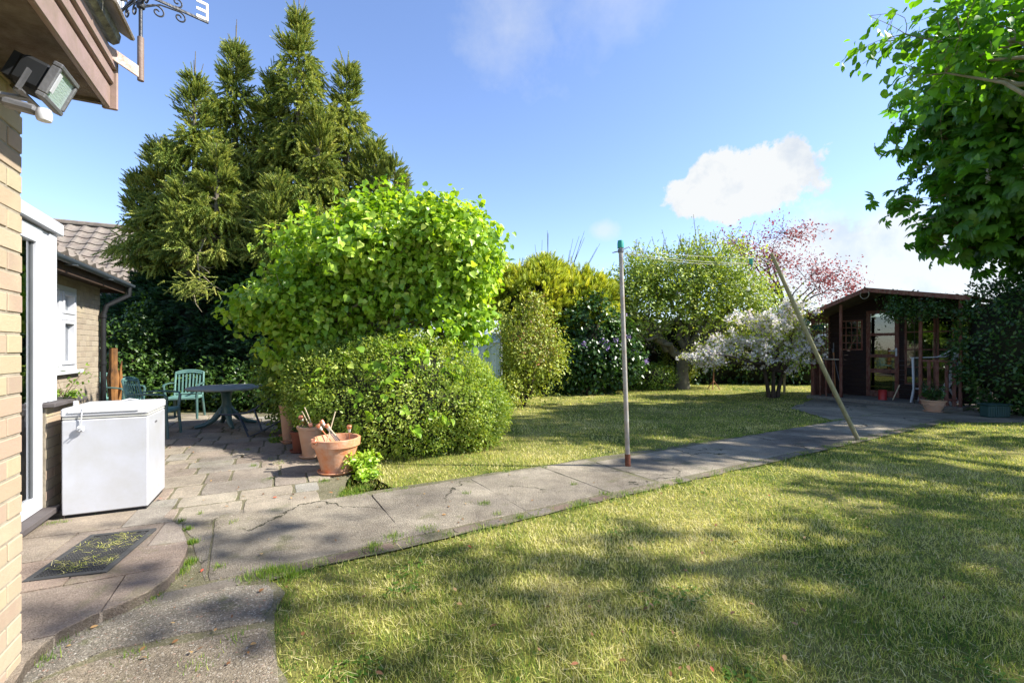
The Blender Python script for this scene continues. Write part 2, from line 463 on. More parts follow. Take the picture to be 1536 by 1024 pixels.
# ------------------------------------------------------------------ world, sun, camera
w = bpy.data.worlds.new("World"); scene.world = w; w.use_nodes = True
nt = w.node_tree; nt.nodes.clear()
wo = nt.nodes.new('ShaderNodeOutputWorld')
sky = N(nt, 'ShaderNodeTexSky', sky_type='NISHITA', sun_disc=False, sun_elevation=SUN_E, sun_rotation=math.pi / 2 - SUN_A,
        altitude=0, air_density=1.0, dust_density=.25, ozone_density=1.6)
SKY_STR = .106
skc = mix(nt, 1.0, sky.outputs[0], (.95, .955, 1.10), 'MULTIPLY')
bg = N(nt, 'ShaderNodeBackground', {'Color': skc, 'Strength': SKY_STR})
tc = N(nt, 'ShaderNodeTexCoord').outputs['Generated']
def cloud(cpx, cpy, rx, rz, k, gain, sc, seed):
    c = Vector(((cpx - CX) / F, 1, (HZ - cpy) / F)).normalized()
    a = N(nt, 'ShaderNodeVectorMath', {0: tc, 1: tuple(c)}, operation='SUBTRACT').outputs[0]
    b = N(nt, 'ShaderNodeVectorMath', {0: a, 1: (1 / rx, 1 / rx, 1 / rz)}, operation='MULTIPLY').outputs[0]
    L = N(nt, 'ShaderNodeVectorMath', {0: b}, operation='LENGTH').outputs['Value']
    v = N(nt, 'ShaderNodeVectorMath', {0: tc, 1: (seed, seed * .7, 0)}, operation='ADD').outputs[0]
    n = noise(nt, v, sc, 12, .64)
    e = math_(nt, 'ADD', math_(nt, 'SUBTRACT', 1.0, L), math_(nt, 'MULTIPLY', math_(nt, 'SUBTRACT', n, .5), k))
    return math_(nt, 'MULTIPLY', e, gain, True)
m1 = cloud(1122, 283, .132, .066, 2.1, 7, 10, 3.1)
m1b = cloud(1075, 262, .062, .052, 1.8, 6.5, 12, 1.7)
m2 = cloud(1350, 395, .30, .115, 2.0, 3.2, 6, 7.7)
m2 = math_(nt, 'MULTIPLY', m2, .88)
m3 = math_(nt, 'MULTIPLY', cloud(765, 25, .11, .14, 2.4, .9, 8, 5.2), .36)
m3b = math_(nt, 'MULTIPLY', cloud(900, -10, .12, .10, 2.6, .9, 8, 9.2), .28)
m4 = math_(nt, 'MULTIPLY', cloud(905, 345, .035, .022, 1.6, 1.2, 16, 2.2), .5)
m5 = math_(nt, 'MULTIPLY', cloud(720, 268, .018, .018, 1.6, 1.2, 20, 4.2), .35)
mm = m1
for q in (m1b, m2, m3, m3b, m4): mm = math_(nt, 'MAXIMUM', mm, q)
zc = N(nt, 'ShaderNodeSeparateXYZ', {0: tc}).outputs['Z']
under = ramp(nt, noise(nt, tc, 11, 8, .6), [(.34, (.78, .86, .96)), (.50, (1.0, 1.03, 1.05))])
bgc = N(nt, 'ShaderNodeBackground', {'Color': under, 'Strength': .36})
ms = N(nt, 'ShaderNodeMixShader', {0: mm, 1: bg.outputs[0], 2: bgc.outputs[0]})
nt.links.new(ms.outputs[0], wo.inputs[0])

sl = bpy.data.lights.new('sun', 'SUN'); sl.energy = 4.9; sl.angle = R(.9); sl.color = (1.0, .95, .84)
so = bpy.data.objects.new('sun', sl); COL.objects.link(so)
so.rotation_euler = SUN.to_track_quat('Z', 'Y').to_euler(); so.location = (0, 0, 20)

cam = bpy.data.cameras.new('camera'); co = bpy.data.objects.new('camera', cam); COL.objects.link(co)
co.location = (0, 0, H); co.rotation_euler = (math.pi / 2, 0, 0)
cam.sensor_width = 36; cam.lens = 36 * F / 1536; cam.shift_y = (HZ - 512) / 1536
cam.clip_start = .05; cam.clip_end = 2000
scene.camera = co
vs_ = scene.view_settings; vs_.view_transform = 'Standard'; vs_.look = 'None'; vs_.exposure = 1.38; vs_.gamma = 1
scene.cycles.max_bounces = 8; scene.cycles.transparent_max_bounces = 12
scene.cycles.use_denoising = True

# ------------------------------------------------------------------ ground
def pip(x, y, poly):
    inside = np.zeros(len(x), bool); n = len(poly); j = n - 1
    for i in range(n):
        xi, yi = poly[i][0], poly[i][1]; xj, yj = poly[j][0], poly[j][1]
        c = ((yi > y) != (yj > y)) & (x < (xj - xi) * (y - yi) / ((yj - yi) + 1e-12) + xi)
        inside ^= c; j = i
    return inside
def rough_edge(poly, step=.10, amp=.025, seed=0):
    out = []
    n = len(poly)
    for i in range(n):
        a, b = Vector(poly[i][:2]), Vector(poly[(i + 1) % n][:2])
        k = max(1, int((b - a).length / step)) if (b - a).length < 20 else 1
        for t in range(k):
            p = a.lerp(b, t / k)
            q = mnoise.noise(Vector((p.x * 3.1, p.y * 3.1, seed))) * amp * 2
            out.append((p.x + q, p.y + mnoise.noise(Vector((p.y * 3.3, p.x * 2.9, seed + 5))) * amp * 2))
    return out
PA = R(31.2); PP = Vector((math.cos(PA), math.sin(PA), 0)); PQ = Vector((-math.sin(PA), math.cos(PA), 0))
def PQp(p, q, z=0): return PP * p + PQ * q + Vector((0, 0, z))
path_poly = rough_edge([PQp(-.2, 3.0), PQp(3.3, 3.02), PQp(11.6, 2.98), PQp(11.6, 4.1), PQp(7, 4.12), PQp(3.2, 4.28), PQp(1.3, 4.35), PQp(-.2, 4.35)], amp=.02)
paved_poly = rough_edge([G(430, 1150), G(427, 1024), G(408, 950), G(405, 925), G(420, 895), G(412, 878), G(385, 866), PQp(.1, 3.0), PQp(1.3, 4.3), G(505, 752), G(535, 700), G(520, 660), G(500, 620),
                         (-3.2, 9.5), (-14, 9.5), (-14, -2), (-.3, -2)], amp=.02, seed=2)
apron_poly = rough_edge([PQp(9.3, 3.9), G(1185, 612), G(1225, 597), (9.6, 13.5), (12.4, 8.2), G(1436, 634), PQp(11.4, 3.0)], amp=.03, seed=4)

lawn_m, nt, out = new_mat('lawn_soil')
p = gpos(nt)
col = ramp(nt, noise(nt, p, 1.1, 6, .6), [(.3, (.06, .085, .018)), (.5, (.17, .17, .045)), (.7, (.30, .26, .10))])
col = mix(nt, .8, col, ramp(nt, noise(nt, p, 60, 6, .8), [(.3, (.35,) * 3), (.7, (1.6,) * 3)]), 'MULTIPLY')
b = N(nt, 'ShaderNodeBsdfPrincipled', {'Base Color': col, 'Roughness': 1.0, 'Specular IOR Level': .1})
bn = N(nt, 'ShaderNodeBump', {'Strength': .9, 'Distance': .02, 'Height': noise(nt, p, 45, 6, .8)})
nt.links.new(bn.outputs[0], b.inputs['Normal']); nt.links.new(b.outputs[0], out.inputs[0])
mb = MB(); mb.add([(-400, -300, 0), (400, -300, 0), (400, 700, 0), (-400, 700, 0)], [(0, 1, 2, 3)])
tag(mb.build('ground', lawn_m), kind='structure')

conc = stone_mat('old_concrete', (.265, .238, .195), .25, .55, use_rnd=False, dark=(.105, .09, .075), pale=(.44, .40, .33), bump=.9)
agg = stone_mat('exposed_aggregate', (.20, .18, .15), .6, .85, dark=(.075, .068, .055), pale=(.36, .32, .26), bump=.9)
slab_m = stone_mat('stone_slabs', (.265, .245, .215), .3, .5, dark=(.095, .088, .078), pale=(.41, .38, .325))
joint_m = stone_mat('joint_sand', (.13, .12, .07), .3, .9, use_rnd=False, dark=(.05, .05, .02), pale=(.22, .20, .12))
brick_e = stone_mat('edging_brick', (.16, .14, .12), 0.0, .3, dark=(.07, .05, .042), pale=(.27, .22, .18))

def sheet(name, poly, z, m, kind='structure', parent=None):
    me = bpy.data.meshes.new(name)
    import bmesh
    bm = bmesh.new(); vs = [bm.verts.new((q[0], q[1], z)) for q in poly]
    f = bm.faces.new(vs); bmesh.ops.triangulate(bm, faces=[f]); bm.normal_update()
    for f in bm.faces:
        if f.normal.z < 0: f.normal_flip()
    bm.to_mesh(me); bm.free()
    o = link(name, me, m, parent)
    if kind: tag(o, kind=kind)
    return o
sheet('paving_bed', paved_poly, .0150, joint_m)
sheet('path_bed', path_poly, .0165, joint_m)

def slabs_on(name, rects, m, z, h=.03, jitz=.003, tilt=.004, inset=.006, wob=.006, bevel=.004):
    """rects: 4-corner polygons (ccw, world xy); each gets a worn slab"""
    mb = MB()
    for poly in rects:
        pts = [Vector((q[0], q[1], 0)) for q in poly]
        c = sum(pts, Vector()) / len(pts)
        zz = z + random.uniform(-jitz, jitz); tx, ty = random.uniform(-tilt, tilt), random.uniform(-tilt, tilt)
        ring = []
        for i in range(len(pts)):
            a, b = pts[i], pts[(i + 1) % len(pts)]
            k = max(2, int((b - a).length / .09))
            for t in range(k):
                q = a.lerp(b, t / k)
                if t == 0: q = q.lerp(c, .012 / max(.05, (q - c).length))
                q = q.lerp(c, (inset + abs(mnoise.noise(q * 9)) * wob * 2) / max(.05, (q - c).length))
                ring.append(q)
        n = len(ring)
        def lay(ins, dz): return [Vector(((q - c).x * (1 - ins / max(.05, (q - c).length)) + c.x, (q - c).y * (1 - ins / max(.05, (q - c).length)) + c.y, zz + dz + (q - c).x * tx + (q - c).y * ty)) for q in ring]
        vs = lay(0, -h) + lay(0, -bevel) + lay(bevel, 0)
        fs = []
        for L in range(2):
            for i in range(n):
                j = (i + 1) % n
                fs.append((L * n + i, L * n + j, (L + 1) * n + j, (L + 1) * n + i))
        fs.append(list(range(2 * n, 3 * n)))
        mb.add(vs, fs)
    o = mb.build(name, m)
    return o
# long path of big concrete slabs
rects = []
cuts = [-.15, 1.05, 2.05, 2.95, 3.6, 5.2, 6.9, 8.5, 10.0, 11.5]
for i in range(len(cuts) - 1):
    a, b = cuts[i], cuts[i + 1]
    sk = .03 * math.sin(i * 5)
    q1 = 4.30 if b < 2 else (4.24 if b < 4 else 4.08)
    rects.append([PQp(a + sk, 3.14), PQp(b - sk, 3.14), PQp(b, q1), PQp(a, q1)])
tag(slabs_on('path', rects, conc, .022), kind='structure')
# brick edging along the lower side of the path
rects = []
x = .05
while x < 11.2:
    L = .215; 
    if random.random() < .93 or x < 2: rects.append([PQp(x, 3.03), PQp(x + L, 3.03), PQp(x + L, 3.128), PQp(x, 3.128)])
    x += L + .004
tag(slabs_on('path_edging', rects, brick_e, .018, tilt=.02, inset=.003, wob=.003), kind='structure')
# patio slabs, random courses along the house axes
rects = []
u = 2.9
bush_c = Vector((-1.64, 6.3, 0))
bed = [G(535, 712), G(520, 668), G(470, 650), (-3.4, 7.4), (-3.6, 9.6), (2, 9.6), (2, 5.2)]
def in_poly(p, poly): return bool(pip(np.array([p.x]), np.array([p.y]), poly)[0])
while u < 11.5:
    du = random.choice((.20, .30, .30, .40, .45)); v = -2.5
    v -= random.uniform(0, .4)
    while v < 2.6:
        dv = random.choice((.22, .30, .45, .45, .60))
        q = [UV(u, v), UV(u, v + dv), UV(u + du, v + dv), UV(u + du, v)]
        c = (q[0] + q[2]) / 2
        w_ = c.dot(PQ)
        okp = all(in_poly(k, paved_poly) for k in (q[0], q[1], q[2], q[3], c)) and not in_poly(c, bed)
        if okp and w_ - .2 * 0 > 4.42 + .0 or (okp and w_ > 4.0 and c.dot(PP) < -.45 and u > 3.6):
            rects.append([q[0], q[1], q[2], q[3]][::1])
        v += dv + .006
    u += du + .006
tag(slabs_on('patio', rects, slab_m, .022, tilt=.006), kind='structure')
# exposed aggregate bays in the foreground
ed = lambda px, py: G(px, py)
bays = [
 [ed(20, 1040), ed(150, 984), ed(280, 958), ed(402, 936), ed(402, 926), ed(416, 900), ed(408, 880), ed(290, 885), ed(190, 912), ed(95, 955), ed(30, 1010)],
 [ed(-60, 1200), ed(430, 1200), ed(425, 1030), ed(406, 955), ed(402, 943), ed(280, 965), ed(150, 992), ed(30, 1040)],
]
tag(slabs_on('concrete_bay', [b_ for b_ in bays], agg, .020, tilt=0, wob=.004), kind='structure')
# link paving between the terrace, the bays and the path: dark concrete and a run of brick
bays2 = [
 [ed(262, 778), ed(300, 768), ed(520, 752), PQp(-.16, 4.28), PQp(-.16, 3.16), ed(300, 848), ed(286, 838), ed(292, 800)],
]
PQm = PQp(-.16, 3.16)
bays2 = [[ed(300, 850), PQp(-.155, 3.14), PQp(-.155, 4.28), ed(470, 757), ed(300, 772), ed(272, 790), ed(286, 812), ed(292, 838)]]
tag(slabs_on('concrete_strip', bays2, conc, .020, tilt=0), kind='structure')
rects = []
a0, a1 = G(225, 905), PQp(.03, 3.06)
D = (a1 - a0); Ln = D.length; D.normalize(); Dn = Vector((-D.y, D.x, 0))
k = int(Ln / .22)
for i in range(k):
    a = a0 + D * (Ln * i / k); b = a0 + D * (Ln * (i + 1) / k)
    rects.append([a - Dn * .055, b - Dn * .055, b + Dn * .055, a + Dn * .055])
tag(slabs_on('brick_course', rects, brick_e, .019, tilt=.012, inset=.004), kind='structure')
# apron before the summerhouse
sheet('apron', apron_poly, .010, conc)

# raised terrace with curved riser at the door
zt = lambda py: .020 + .050 * min(1, max(0, (py - 782) / 70))
edge = [(0, 1060), (35, 1000), (62, 968), (92, 945), (140, 922), (190, 903), (225, 886), (250, 868), (268, 850), (279, 832), (281, 815), (277, 801), (266, 787), (245, 776)]
def ter(px, py):
    z = zt(py); g = G(px, py, z); return Vector((g.x, g.y, z))
ring = [ter(*e) for e in edge]
back = [UV(4.75, -.8, .021), UV(4.75, -1.66, .021), UV(2.3, -1.66, .072), UV(2.3, -.9, .072), UV(1.2, -.92, .07)]
mbt = MB()
dens = []
for i in range(len(ring) - 1):
    for t in range(6):
        q = ring[i].lerp(ring[i + 1], t / 6); j = mnoise.noise(q * 12) * .008; dens.append(q + Vector((j, j, 0)))
dens.append(ring[-1])
allp = dens + back
mbt.prism([(q.x, q.y, q.z) for q in allp], -.02, 0)
# worn brick riser edge and slab joints as real grooves: strips of pavers laid on top
def clip_poly(poly, u0, u1, v0, v1):
    def cut(pl, f):
        out = []
        for i in range(len(pl)):
            a, b = pl[i], pl[(i + 1) % len(pl)]; fa, fb = f(a), f(b)
            if fa >= 0: out.append(a)
            if (fa >= 0) != (fb >= 0): out.append(a.lerp(b, fa / (fa - fb)))
        return out
    for f in (lambda p: p.dot(U) - u0, lambda p: u1 - p.dot(U), lambda p: p.dot(V) - v0, lambda p: v1 - p.dot(V)):
        poly = cut(poly, f)
        if len(poly) < 3: return []
    return poly
uu = [1.0, 1.75, 2.2, 2.75, 3.3, 3.75, 4.3, 4.9]
for i in range(len(uu) - 1):
    vv_ = [-1.7, -1.28, -.78, -.33, .12, .6] if i % 2 else [-1.7, -1.05, -.5, -.08, .6]
    for j in range(len(vv_) - 1):
        gp = .005
        q = clip_poly([v.copy() for v in allp], uu[i] + gp, uu[i + 1] - gp, vv_[j] + gp, vv_[j + 1] - gp)
        if len(q) < 3: continue
        dz_ = random.uniform(.004, .008)
        mbt.prism([(v.x, v.y, zt(HZ + H * F / max(v.y, .5)) + dz_) for v in q], .0, 0)
ter_o = mbt.build('terrace', stone_mat('terrace_stone', (.225, .20, .178), .12, .3, use_rnd=True, dark=(.075, .062, .055), pale=(.34, .31, .26)))
bm_ = ter_o.modifiers.new('b', 'BEVEL'); bm_.width = .008; bm_.segments = 2; bm_.limit_method = 'ANGLE'
tag(ter_o, kind='structure')

# ------------------------------------------------------------------ lawn: grass blades
grass_m = leaf_mat('grass', [(0, (.045, .12, .014)), (.22, (.14, .25, .03)), (.45, (.40, .44, .075)), (.7, (.64, .60, .19)), (1, (.82, .72, .42))], .40, (1.2, 1.15, .6), .6, .25, nscale=.9, namt=.0)
def in_any(x, y, polys):
    r = np.zeros(len(x), bool)
    for q in polys: r |= pip(x, y, q)
    return r
hard = [path_poly, paved_poly, apron_poly]
PXS, PYS, SZ, WD = [], [], [], []
for (d0, d1, dens_, hh, ww) in ((1.55, 2.6, 12500, .036, .0026), (2.6, 3.8, 7000, .038, .0033), (3.8, 5.8, 3400, .038, .0046), (5.8, 9, 1400, .038, .0068), (9, 18, 420, .040, .011)):
    A = .5 * (d1 ** 2 - d0 ** 2) * 2.45; n = int(A * dens_)
    d = np.sqrt(rng.random(n) * (d1 ** 2 - d0 ** 2) + d0 ** 2); x = (rng.random(n) * 2 - 1) * 1.225 * d
    ok = ~in_any(x, d, hard) & (x > -2.6 if d0 > 5 else x > -5)
    x, d = x[ok], d[ok]
    PXS.append(x); PYS.append(d); SZ.append(np.full(len(x), hh)); WD.append(np.full(len(x), ww))
x = np.concatenate(PXS); y = np.concatenate(PYS); hh = np.concatenate(SZ); ww = np.concatenate(WD)
n = len(x); pos = np.stack([x, y, np.zeros(n)], 1)
patch = lump(pos, 1.3, 1) * .5 + lump(pos, 3.9, 2) * .35 + lump(pos, 11, 4) * .3
# darker, lusher grass along the edges of the hard ground
edge_n = np.zeros(n, bool)
for dx, dy in ((.07, 0), (-.07, 0), (0, .07), (0, -.07)):
    edge_n |= in_any(x + dx, y + dy, hard)
edge_n &= (lump(pos, 2.3, 9) > -.25)
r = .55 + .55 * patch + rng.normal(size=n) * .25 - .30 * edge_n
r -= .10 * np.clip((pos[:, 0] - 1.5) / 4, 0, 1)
r = np.clip(r, 0, 1)
az = rng.random(n) * 6.283 + lump(pos, 5, 6) * 2.5
lean = rng.random(n) * 2.4 + .35
Yd = np.stack([np.cos(az) * lean, np.sin(az) * lean, np.ones(n)], 1); Yd = unit(Yd)
side = np.stack([-np.sin(az), np.cos(az), np.zeros(n)], 1)
X, Y, Z = frames(Yd, np.stack([np.cos(az), np.sin(az), np.zeros(n)], 1) * -1 + np.array([0, 0, .3]))
hs = hh * .74 * (.45 + 1.0 * rng.random(n)) * (1 + .35 * lump(pos, 3, 8)) * (1 + .30 * edge_n)
sc = np.stack([ww * (.7 + .6 * rng.random(n)), hs, hs], 1)
near = (pos[:, 1] < 5.5) & (rng.random(n) < .045)
ps = pos[near] + np.array([0, 0, .012]); ns_ = len(ps); a2 = rng.random(ns_) * 6.283
Y2 = unit(np.stack([np.cos(a2), np.sin(a2), rng.normal(size=ns_) * .22], 1)); X2, Y2, Z2 = frames(Y2, np.tile([0, 0, 1.], (ns_, 1)))
sc2 = np.stack([.0016 + .0006 * ps[:, 1], .03 + .05 * rng.random(ns_), np.full(ns_, .03)], 1)
# broad-leaved weeds (clover, plantain) in loose patches
wd = (lump(pos, 4.3, 12) + .5 * lump(pos, 11, 13) > .55) & (rng.random(n) < .16) & (pos[:, 1] < 7)
pw_ = pos[wd] + np.array([0, 0, .012]); nw = len(pw_); Y3 = unit(rdir(nw) * np.array([1, 1, .35])); X3, Y3, Z3 = frames(Y3, np.tile([0, 0, 1.], (nw, 1)))
g = foliage('lawn_grass', [(T_BLADE, pos, X, Y, Z, sc, r, 0), (T_BLADE, ps, X2, Y2, Z2, sc2, .6 + .4 * rng.random(ns_), 0), (T_OVAL, pw_, X3, Y3, Z3, .016 + .018 * rng.random(nw), rng.random(nw) * .22, 0)], [grass_m])
tag(g, 'short patchy green and straw coloured grass covering the lawn', 'grass', kind='stuff')

# weeds in the joints and at the step
def tufts(name, spots, label, h=.032, dens=60, m=grass_m, rlo=.0, rhi=.4):
    P_ = []
    for (c, rad, k) in spots:
        q = rng.normal(size=(k, 2)) * rad; P_.append(np.stack([c[0] + q[:, 0], c[1] + q[:, 1], np.full(k, c[2] if len(c) > 2 else .0)], 1))
    pos = np.concatenate(P_); n = len(pos); az = rng.random(n) * 6.283; lean = rng.random(n) * 1.3 + .2
    Yd = unit(np.stack([np.cos(az) * lean, np.sin(az) * lean, np.ones(n)], 1))
    X, Y, Z = frames(Yd, np.stack([-np.cos(az), -np.sin(az), np.full(n, .3)], 1))
    hs = h * (.5 + rng.random(n)); sc = np.stack([np.full(n, .0035), hs, hs], 1)
    o = foliage(name, [(T_BLADE, pos, X, Y, Z, sc, rlo + rng.random(n) * (rhi - rlo), 0)], [m])
    tag(o, label, 'weeds', kind='stuff'); return o
sp = []
for (px, py, rd, k) in ((265, 860, .03, 260), (245, 872, .035, 300), (285, 845, .02, 160), (290, 815, .018, 200), (283, 795, .012, 100), (272, 783, .012, 80), (330, 852, .02, 60), (395, 862, .05, 320), (415, 858, .04, 260), (440, 862, .04, 260),
                        (90, 962, .03, 90), (60, 995, .03, 90), (75, 790, .03, 260), (95, 788, .02, 120), (150, 772, .02, 50), (728, 757, .03, 140), (745, 773, .02, 60), (700, 742, .02, 50), (905, 742, .03, 90), (860, 728, .02, 60),
                        (350, 785, .02, 40), (405, 720, .015, 40), (300, 772, .01, 30), (485, 722, .03, 90), (1000, 730, .02, 50), (780, 778, .03, 100), (640, 795, .04, 200), (590, 808, .04, 220), (560, 820, .03, 150), (372, 676, .02, 60), (380, 700, .02, 60), (420, 695, .05, 90), (405, 690, .02, 30),
                        (522, 738, .05, 260), (535, 742, .05, 260), (545, 732, .05, 260), (515, 745, .04, 120), (230, 900, .02, 60), (200, 985, .03, 50), (300, 1000, .04, 60), (350, 960, .03, 50)):
    sp.append((G(px, py, .012), rd, k))
for i in range(150):
    t = random.random(); side_ = random.random() < .6
    q = PQp(.0 + 11 * t, 3.05 + random.gauss(0, .03)) if side_ else PQp(1.2 + 10 * t, 4.24 - .14 * t + random.gauss(0, .03)); sp.append((Vector((q.x, q.y, .012)), .03, random.choice((8, 20, 50))))
tufts('joint_weeds', sp, 'grass and small weeds growing in paving joints and along the step')

lf = []
for (x0_, x1_, y0_, y1_, k_) in ((300, 1500, 700, 1010, 90), (240, 700, 640, 760, 60), (60, 420, 800, 1000, 40), (900, 1400, 600, 700, 40)):
    for _ in range(k_): lf.append(tuple(G(random.uniform(x0_, x1_), random.uniform(y0_, y1_), .030)))
lf = np.array(lf); m = len(lf); X, Y, Z = frames(unit(rdir(m) * np.array([1, 1, .25])), unit(rdir(m) * .4 + np.array([0, 0, 1.])))
tag(foliage('leaf_litter', [(T_OVAL, lf, X, Y, Z, .018 + .022 * rng.random(m), rng.random(m), 0)], [leaf_mat('dead_leaf', [(0, (.10, .045, .02)), (.5, (.26, .13, .05)), (.9, (.40, .27, .12)), (1, (.35, .07, .04))], .15)]), 'scattered dry brown leaves lying on the lawn and paving', 'leaf litter', kind='stuff')

# ------------------------------------------------------------------ the house
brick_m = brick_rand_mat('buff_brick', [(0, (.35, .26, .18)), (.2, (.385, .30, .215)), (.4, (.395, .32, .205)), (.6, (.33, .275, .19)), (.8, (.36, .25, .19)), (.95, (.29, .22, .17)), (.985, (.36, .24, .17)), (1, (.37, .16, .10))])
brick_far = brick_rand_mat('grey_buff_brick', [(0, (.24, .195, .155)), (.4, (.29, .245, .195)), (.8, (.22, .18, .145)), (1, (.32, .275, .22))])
mortar_m = mat('mortar', (.30, .26, .20), (.20, .17, .13), 20, .95, .5, 60)
upvc = mat('white_upvc', (.48, .49, .53), (.46, .47, .505), 3, .3, 0, spec=.5)
black_pl = mat('black_plastic', (.010, .011, .013), (.016, .017, .019), 5, .5, spec=.25)
brown_paint = mat('brown_fascia_paint', (.30, .205, .185), (.22, .15, .135), 4, .45, .15, 30, dirt=(.16, .12, .07), dscale=9, damt=.6)
dark_brown = mat('dark_brown_wood', (.055, .03, .02), (.03, .018, .012), 8, .7, .4, 30)
tile_m = mat('roof_tile', (.19, .155, .135), (.115, .09, .078), 5, .9, .6, 60, dirt=(.22, .21, .17), dscale=7, damt=.5)
sill_m = mat('dark_grey_sill', (.085, .075, .075), (.06, .05, .05), 7, .7, .3, 40)
glass = glass_mat('window_glass', (.62, .72, .72), .75)
curtain_m = mat('net_curtain', (.42, .45, .46), (.30, .33, .34), 12, .9, stretch=(1, 1, .1))
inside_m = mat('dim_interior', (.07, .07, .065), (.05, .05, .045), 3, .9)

house = empty('brick_house', UV(3.5, -2.2, 0), 'buff brick bungalow with white patio door along the left edge', 'house')
def brick_wall(name, u0, u1, vface, z0, z1, m, course=.0815, L=.235, gap=.010, thick=.10, proud=.004, toothed=False, parent=house, skip=None):
    mb = MB(); mo = MB()
    z = z0; row = 0
    while z < z1 - .01:
        x = u1 + (0 if row % 2 == 0 else L / 2) if toothed is False else u1
        first = L if row % 2 == 0 else L / 2
        x = u1; w_ = first
        while x > u0:
            a = max(u0, x - w_); x_keep = x
            if skip is not None and z + course > skip[2] and z < skip[3] and x > skip[0] and a < skip[1]:
                if a < skip[0]: x = skip[0]
                elif x > skip[1]: a = skip[1]
                else: x = a
            if x - a > .02:
                jx = random.uniform(-.0015, .0015); e = random.uniform(-.003, .003) if x == u1 else 0
                mb.box(UV((a + x) / 2 + e - gap / 2 * 0, vface - thick / 2 + jx, z + course / 2), (x - a - gap, thick, course - gap), rot=AX + math.pi / 2, bevel=.003)
            x = x_keep - w_; w_ = L
        z += course; row += 1
    mo.box(UV((u0 + u1) / 2 - .004, vface - thick / 2 - proud, (z0 + z1) / 2), (u1 - u0 - .012, thick, z1 - z0), rot=AX + math.pi / 2)
    mb.m = [0] * len(mb.f)
    o = len(mb.v); mb.v += mo.v; mb.r += mo.r
    for f in mo.f: mb.f.append([i + o for i in f]); mb.m.append(1); mb.sm.append(False)
    return mb
mb = brick_wall('wall', .3, 2.59, -.946, -.05, 2.47, brick_m)
# return of the projecting wall
mb.box(UV(2.54, -1.35, 1.2), (.09, .72, 2.5), rot=AX + math.pi / 2, mi=1)
mb.build('wall', [brick_m, mortar_m], house, world=True)
# fascia, soffit and gutter over the near wall
m_ = MB()
um, ue, vf, zf = .2, 2.53, -.65, 2.39
def eave_box(mb, u0, u1, v0, v1, z0, z1, mi=0): mb.box(UV((u0 + u1) / 2, (v0 + v1) / 2, (z0 + z1) / 2), (u1 - u0, v1 - v0, z1 - z0), rot=AX + math.pi / 2, mi=mi)
def eave_box_b(mb, u0, u1, v0, v1, z0, z1, mi=0, bevel=.004): 
    mb.box(UV((u0 + u1) / 2, (v0 + v1) / 2, (z0 + z1) / 2), (abs(u1 - u0), abs(v1 - v0), abs(z1 - z0)), rot=AX + math.pi / 2, mi=mi, bevel=bevel)
eave_box_b(m_, um, ue, vf - .02, vf, zf, zf + .095)
eave_box_b(m_, um, ue, vf - .015, vf + .012, zf + .105, zf + .155)
eave_box_b(m_, um, ue, vf - .01, vf + .022, zf + .165, zf + .225)
eave_box_b(m_, ue, ue + .014, vf - .03, vf + .024, zf - .002, zf + .228)
m_.build('fascia', brown_paint, house, world=True)
m_ = MB()
eave_box(m_, um, ue - .01, vf - .022, vf - .30, zf + .018, zf + .034)
eave_box(m_, ue - .03, ue - .008, vf - .022, vf - .30, zf + .004, zf + .22)
m_.build('soffit', mat('weathered_soffit', (.20, .17, .15), (.10, .07, .055), 12, .85, .7, 60, dirt=(.05, .03, .02), dscale=8, damt=.8), house, world=True)
m_ = MB()
prof = [(0, 0), (.006, -.025), (.025, -.035), (.045, -.022), (.05, .005)]
pts = []
for u_ in (um, ue - .10):
    for (a, b) in prof: pts.append(UV(u_, vf + .010 + a, zf + .262 + b))
m_.add(pts + [q + Vector((0, 0, -.004)) for q in pts], [(i, i + 1, 5 + i + 1, 5 + i) for i in range(4)] + [(10 + i, 15 + i, 15 + i + 1, 11 + i) for i in range(4)] + [(5, 6, 7, 8, 9)])
m_.build('gutter', mat('lichen_gutter', (.035, .03, .035), (.05, .05, .05), 9, .6, .5, 60, dirt=(.30, .30, .24), dscale=14, damt=.9), house, world=True)
m_ = MB()
# tiles of the near roof, running up from the eave
for i in range(9):
    u_ = ue - .20 - i * .26
    m_.bar(UV(u_, vf + .10, zf + .275), UV(u_, vf - 2.6, zf + .275 + 1.55), .25, .02, bevel=.006)
m_.build('roof', tile_m, house, world=True)
# patio door in the recessed porch
VD = -1.64
door = MB()
for (u0, u1, z0, z1) in ((4.705, 4.80, .12, 2.28), (2.62, 2.74, .12, 2.28), (2.74, 4.705, .12, .23), (2.74, 4.705, 2.16, 2.28)):
    eave_box_b(door, u0, u1, VD - .06, VD, z0, z1)
eave_box_b(door, 3.62, 3.76, VD - .075, VD - .005, .23, 2.16)
do = door.build('patio_door', upvc, house, world=True)
gm = MB()
for (u0, u1) in ((2.74, 3.62), (3.76, 4.705)): eave_box(gm, u0, u1, VD - .036, VD - .030, .23, 2.16)
gl = gm.build('pane', glass, house, world=True); gl.parent = do
gm = MB()
for (u0, u1) in ((4.680, 4.705), (3.76, 3.79)): eave_box(gm, u0, u1, VD - .055, VD - .022, .23, 2.16)
gk = gm.build('glazing_gasket', mat('grey_gasket', (.05, .055, .06), (.08, .085, .09), 4, .6), house, world=True); gk.parent = do
hm = MB(); hm.bar(UV(3.70, VD + .02, .95), UV(3.70, VD + .02, 1.2), .02, .02, bevel=.004)
hn = hm.build('handle', upvc, house, world=True); hn.parent = do
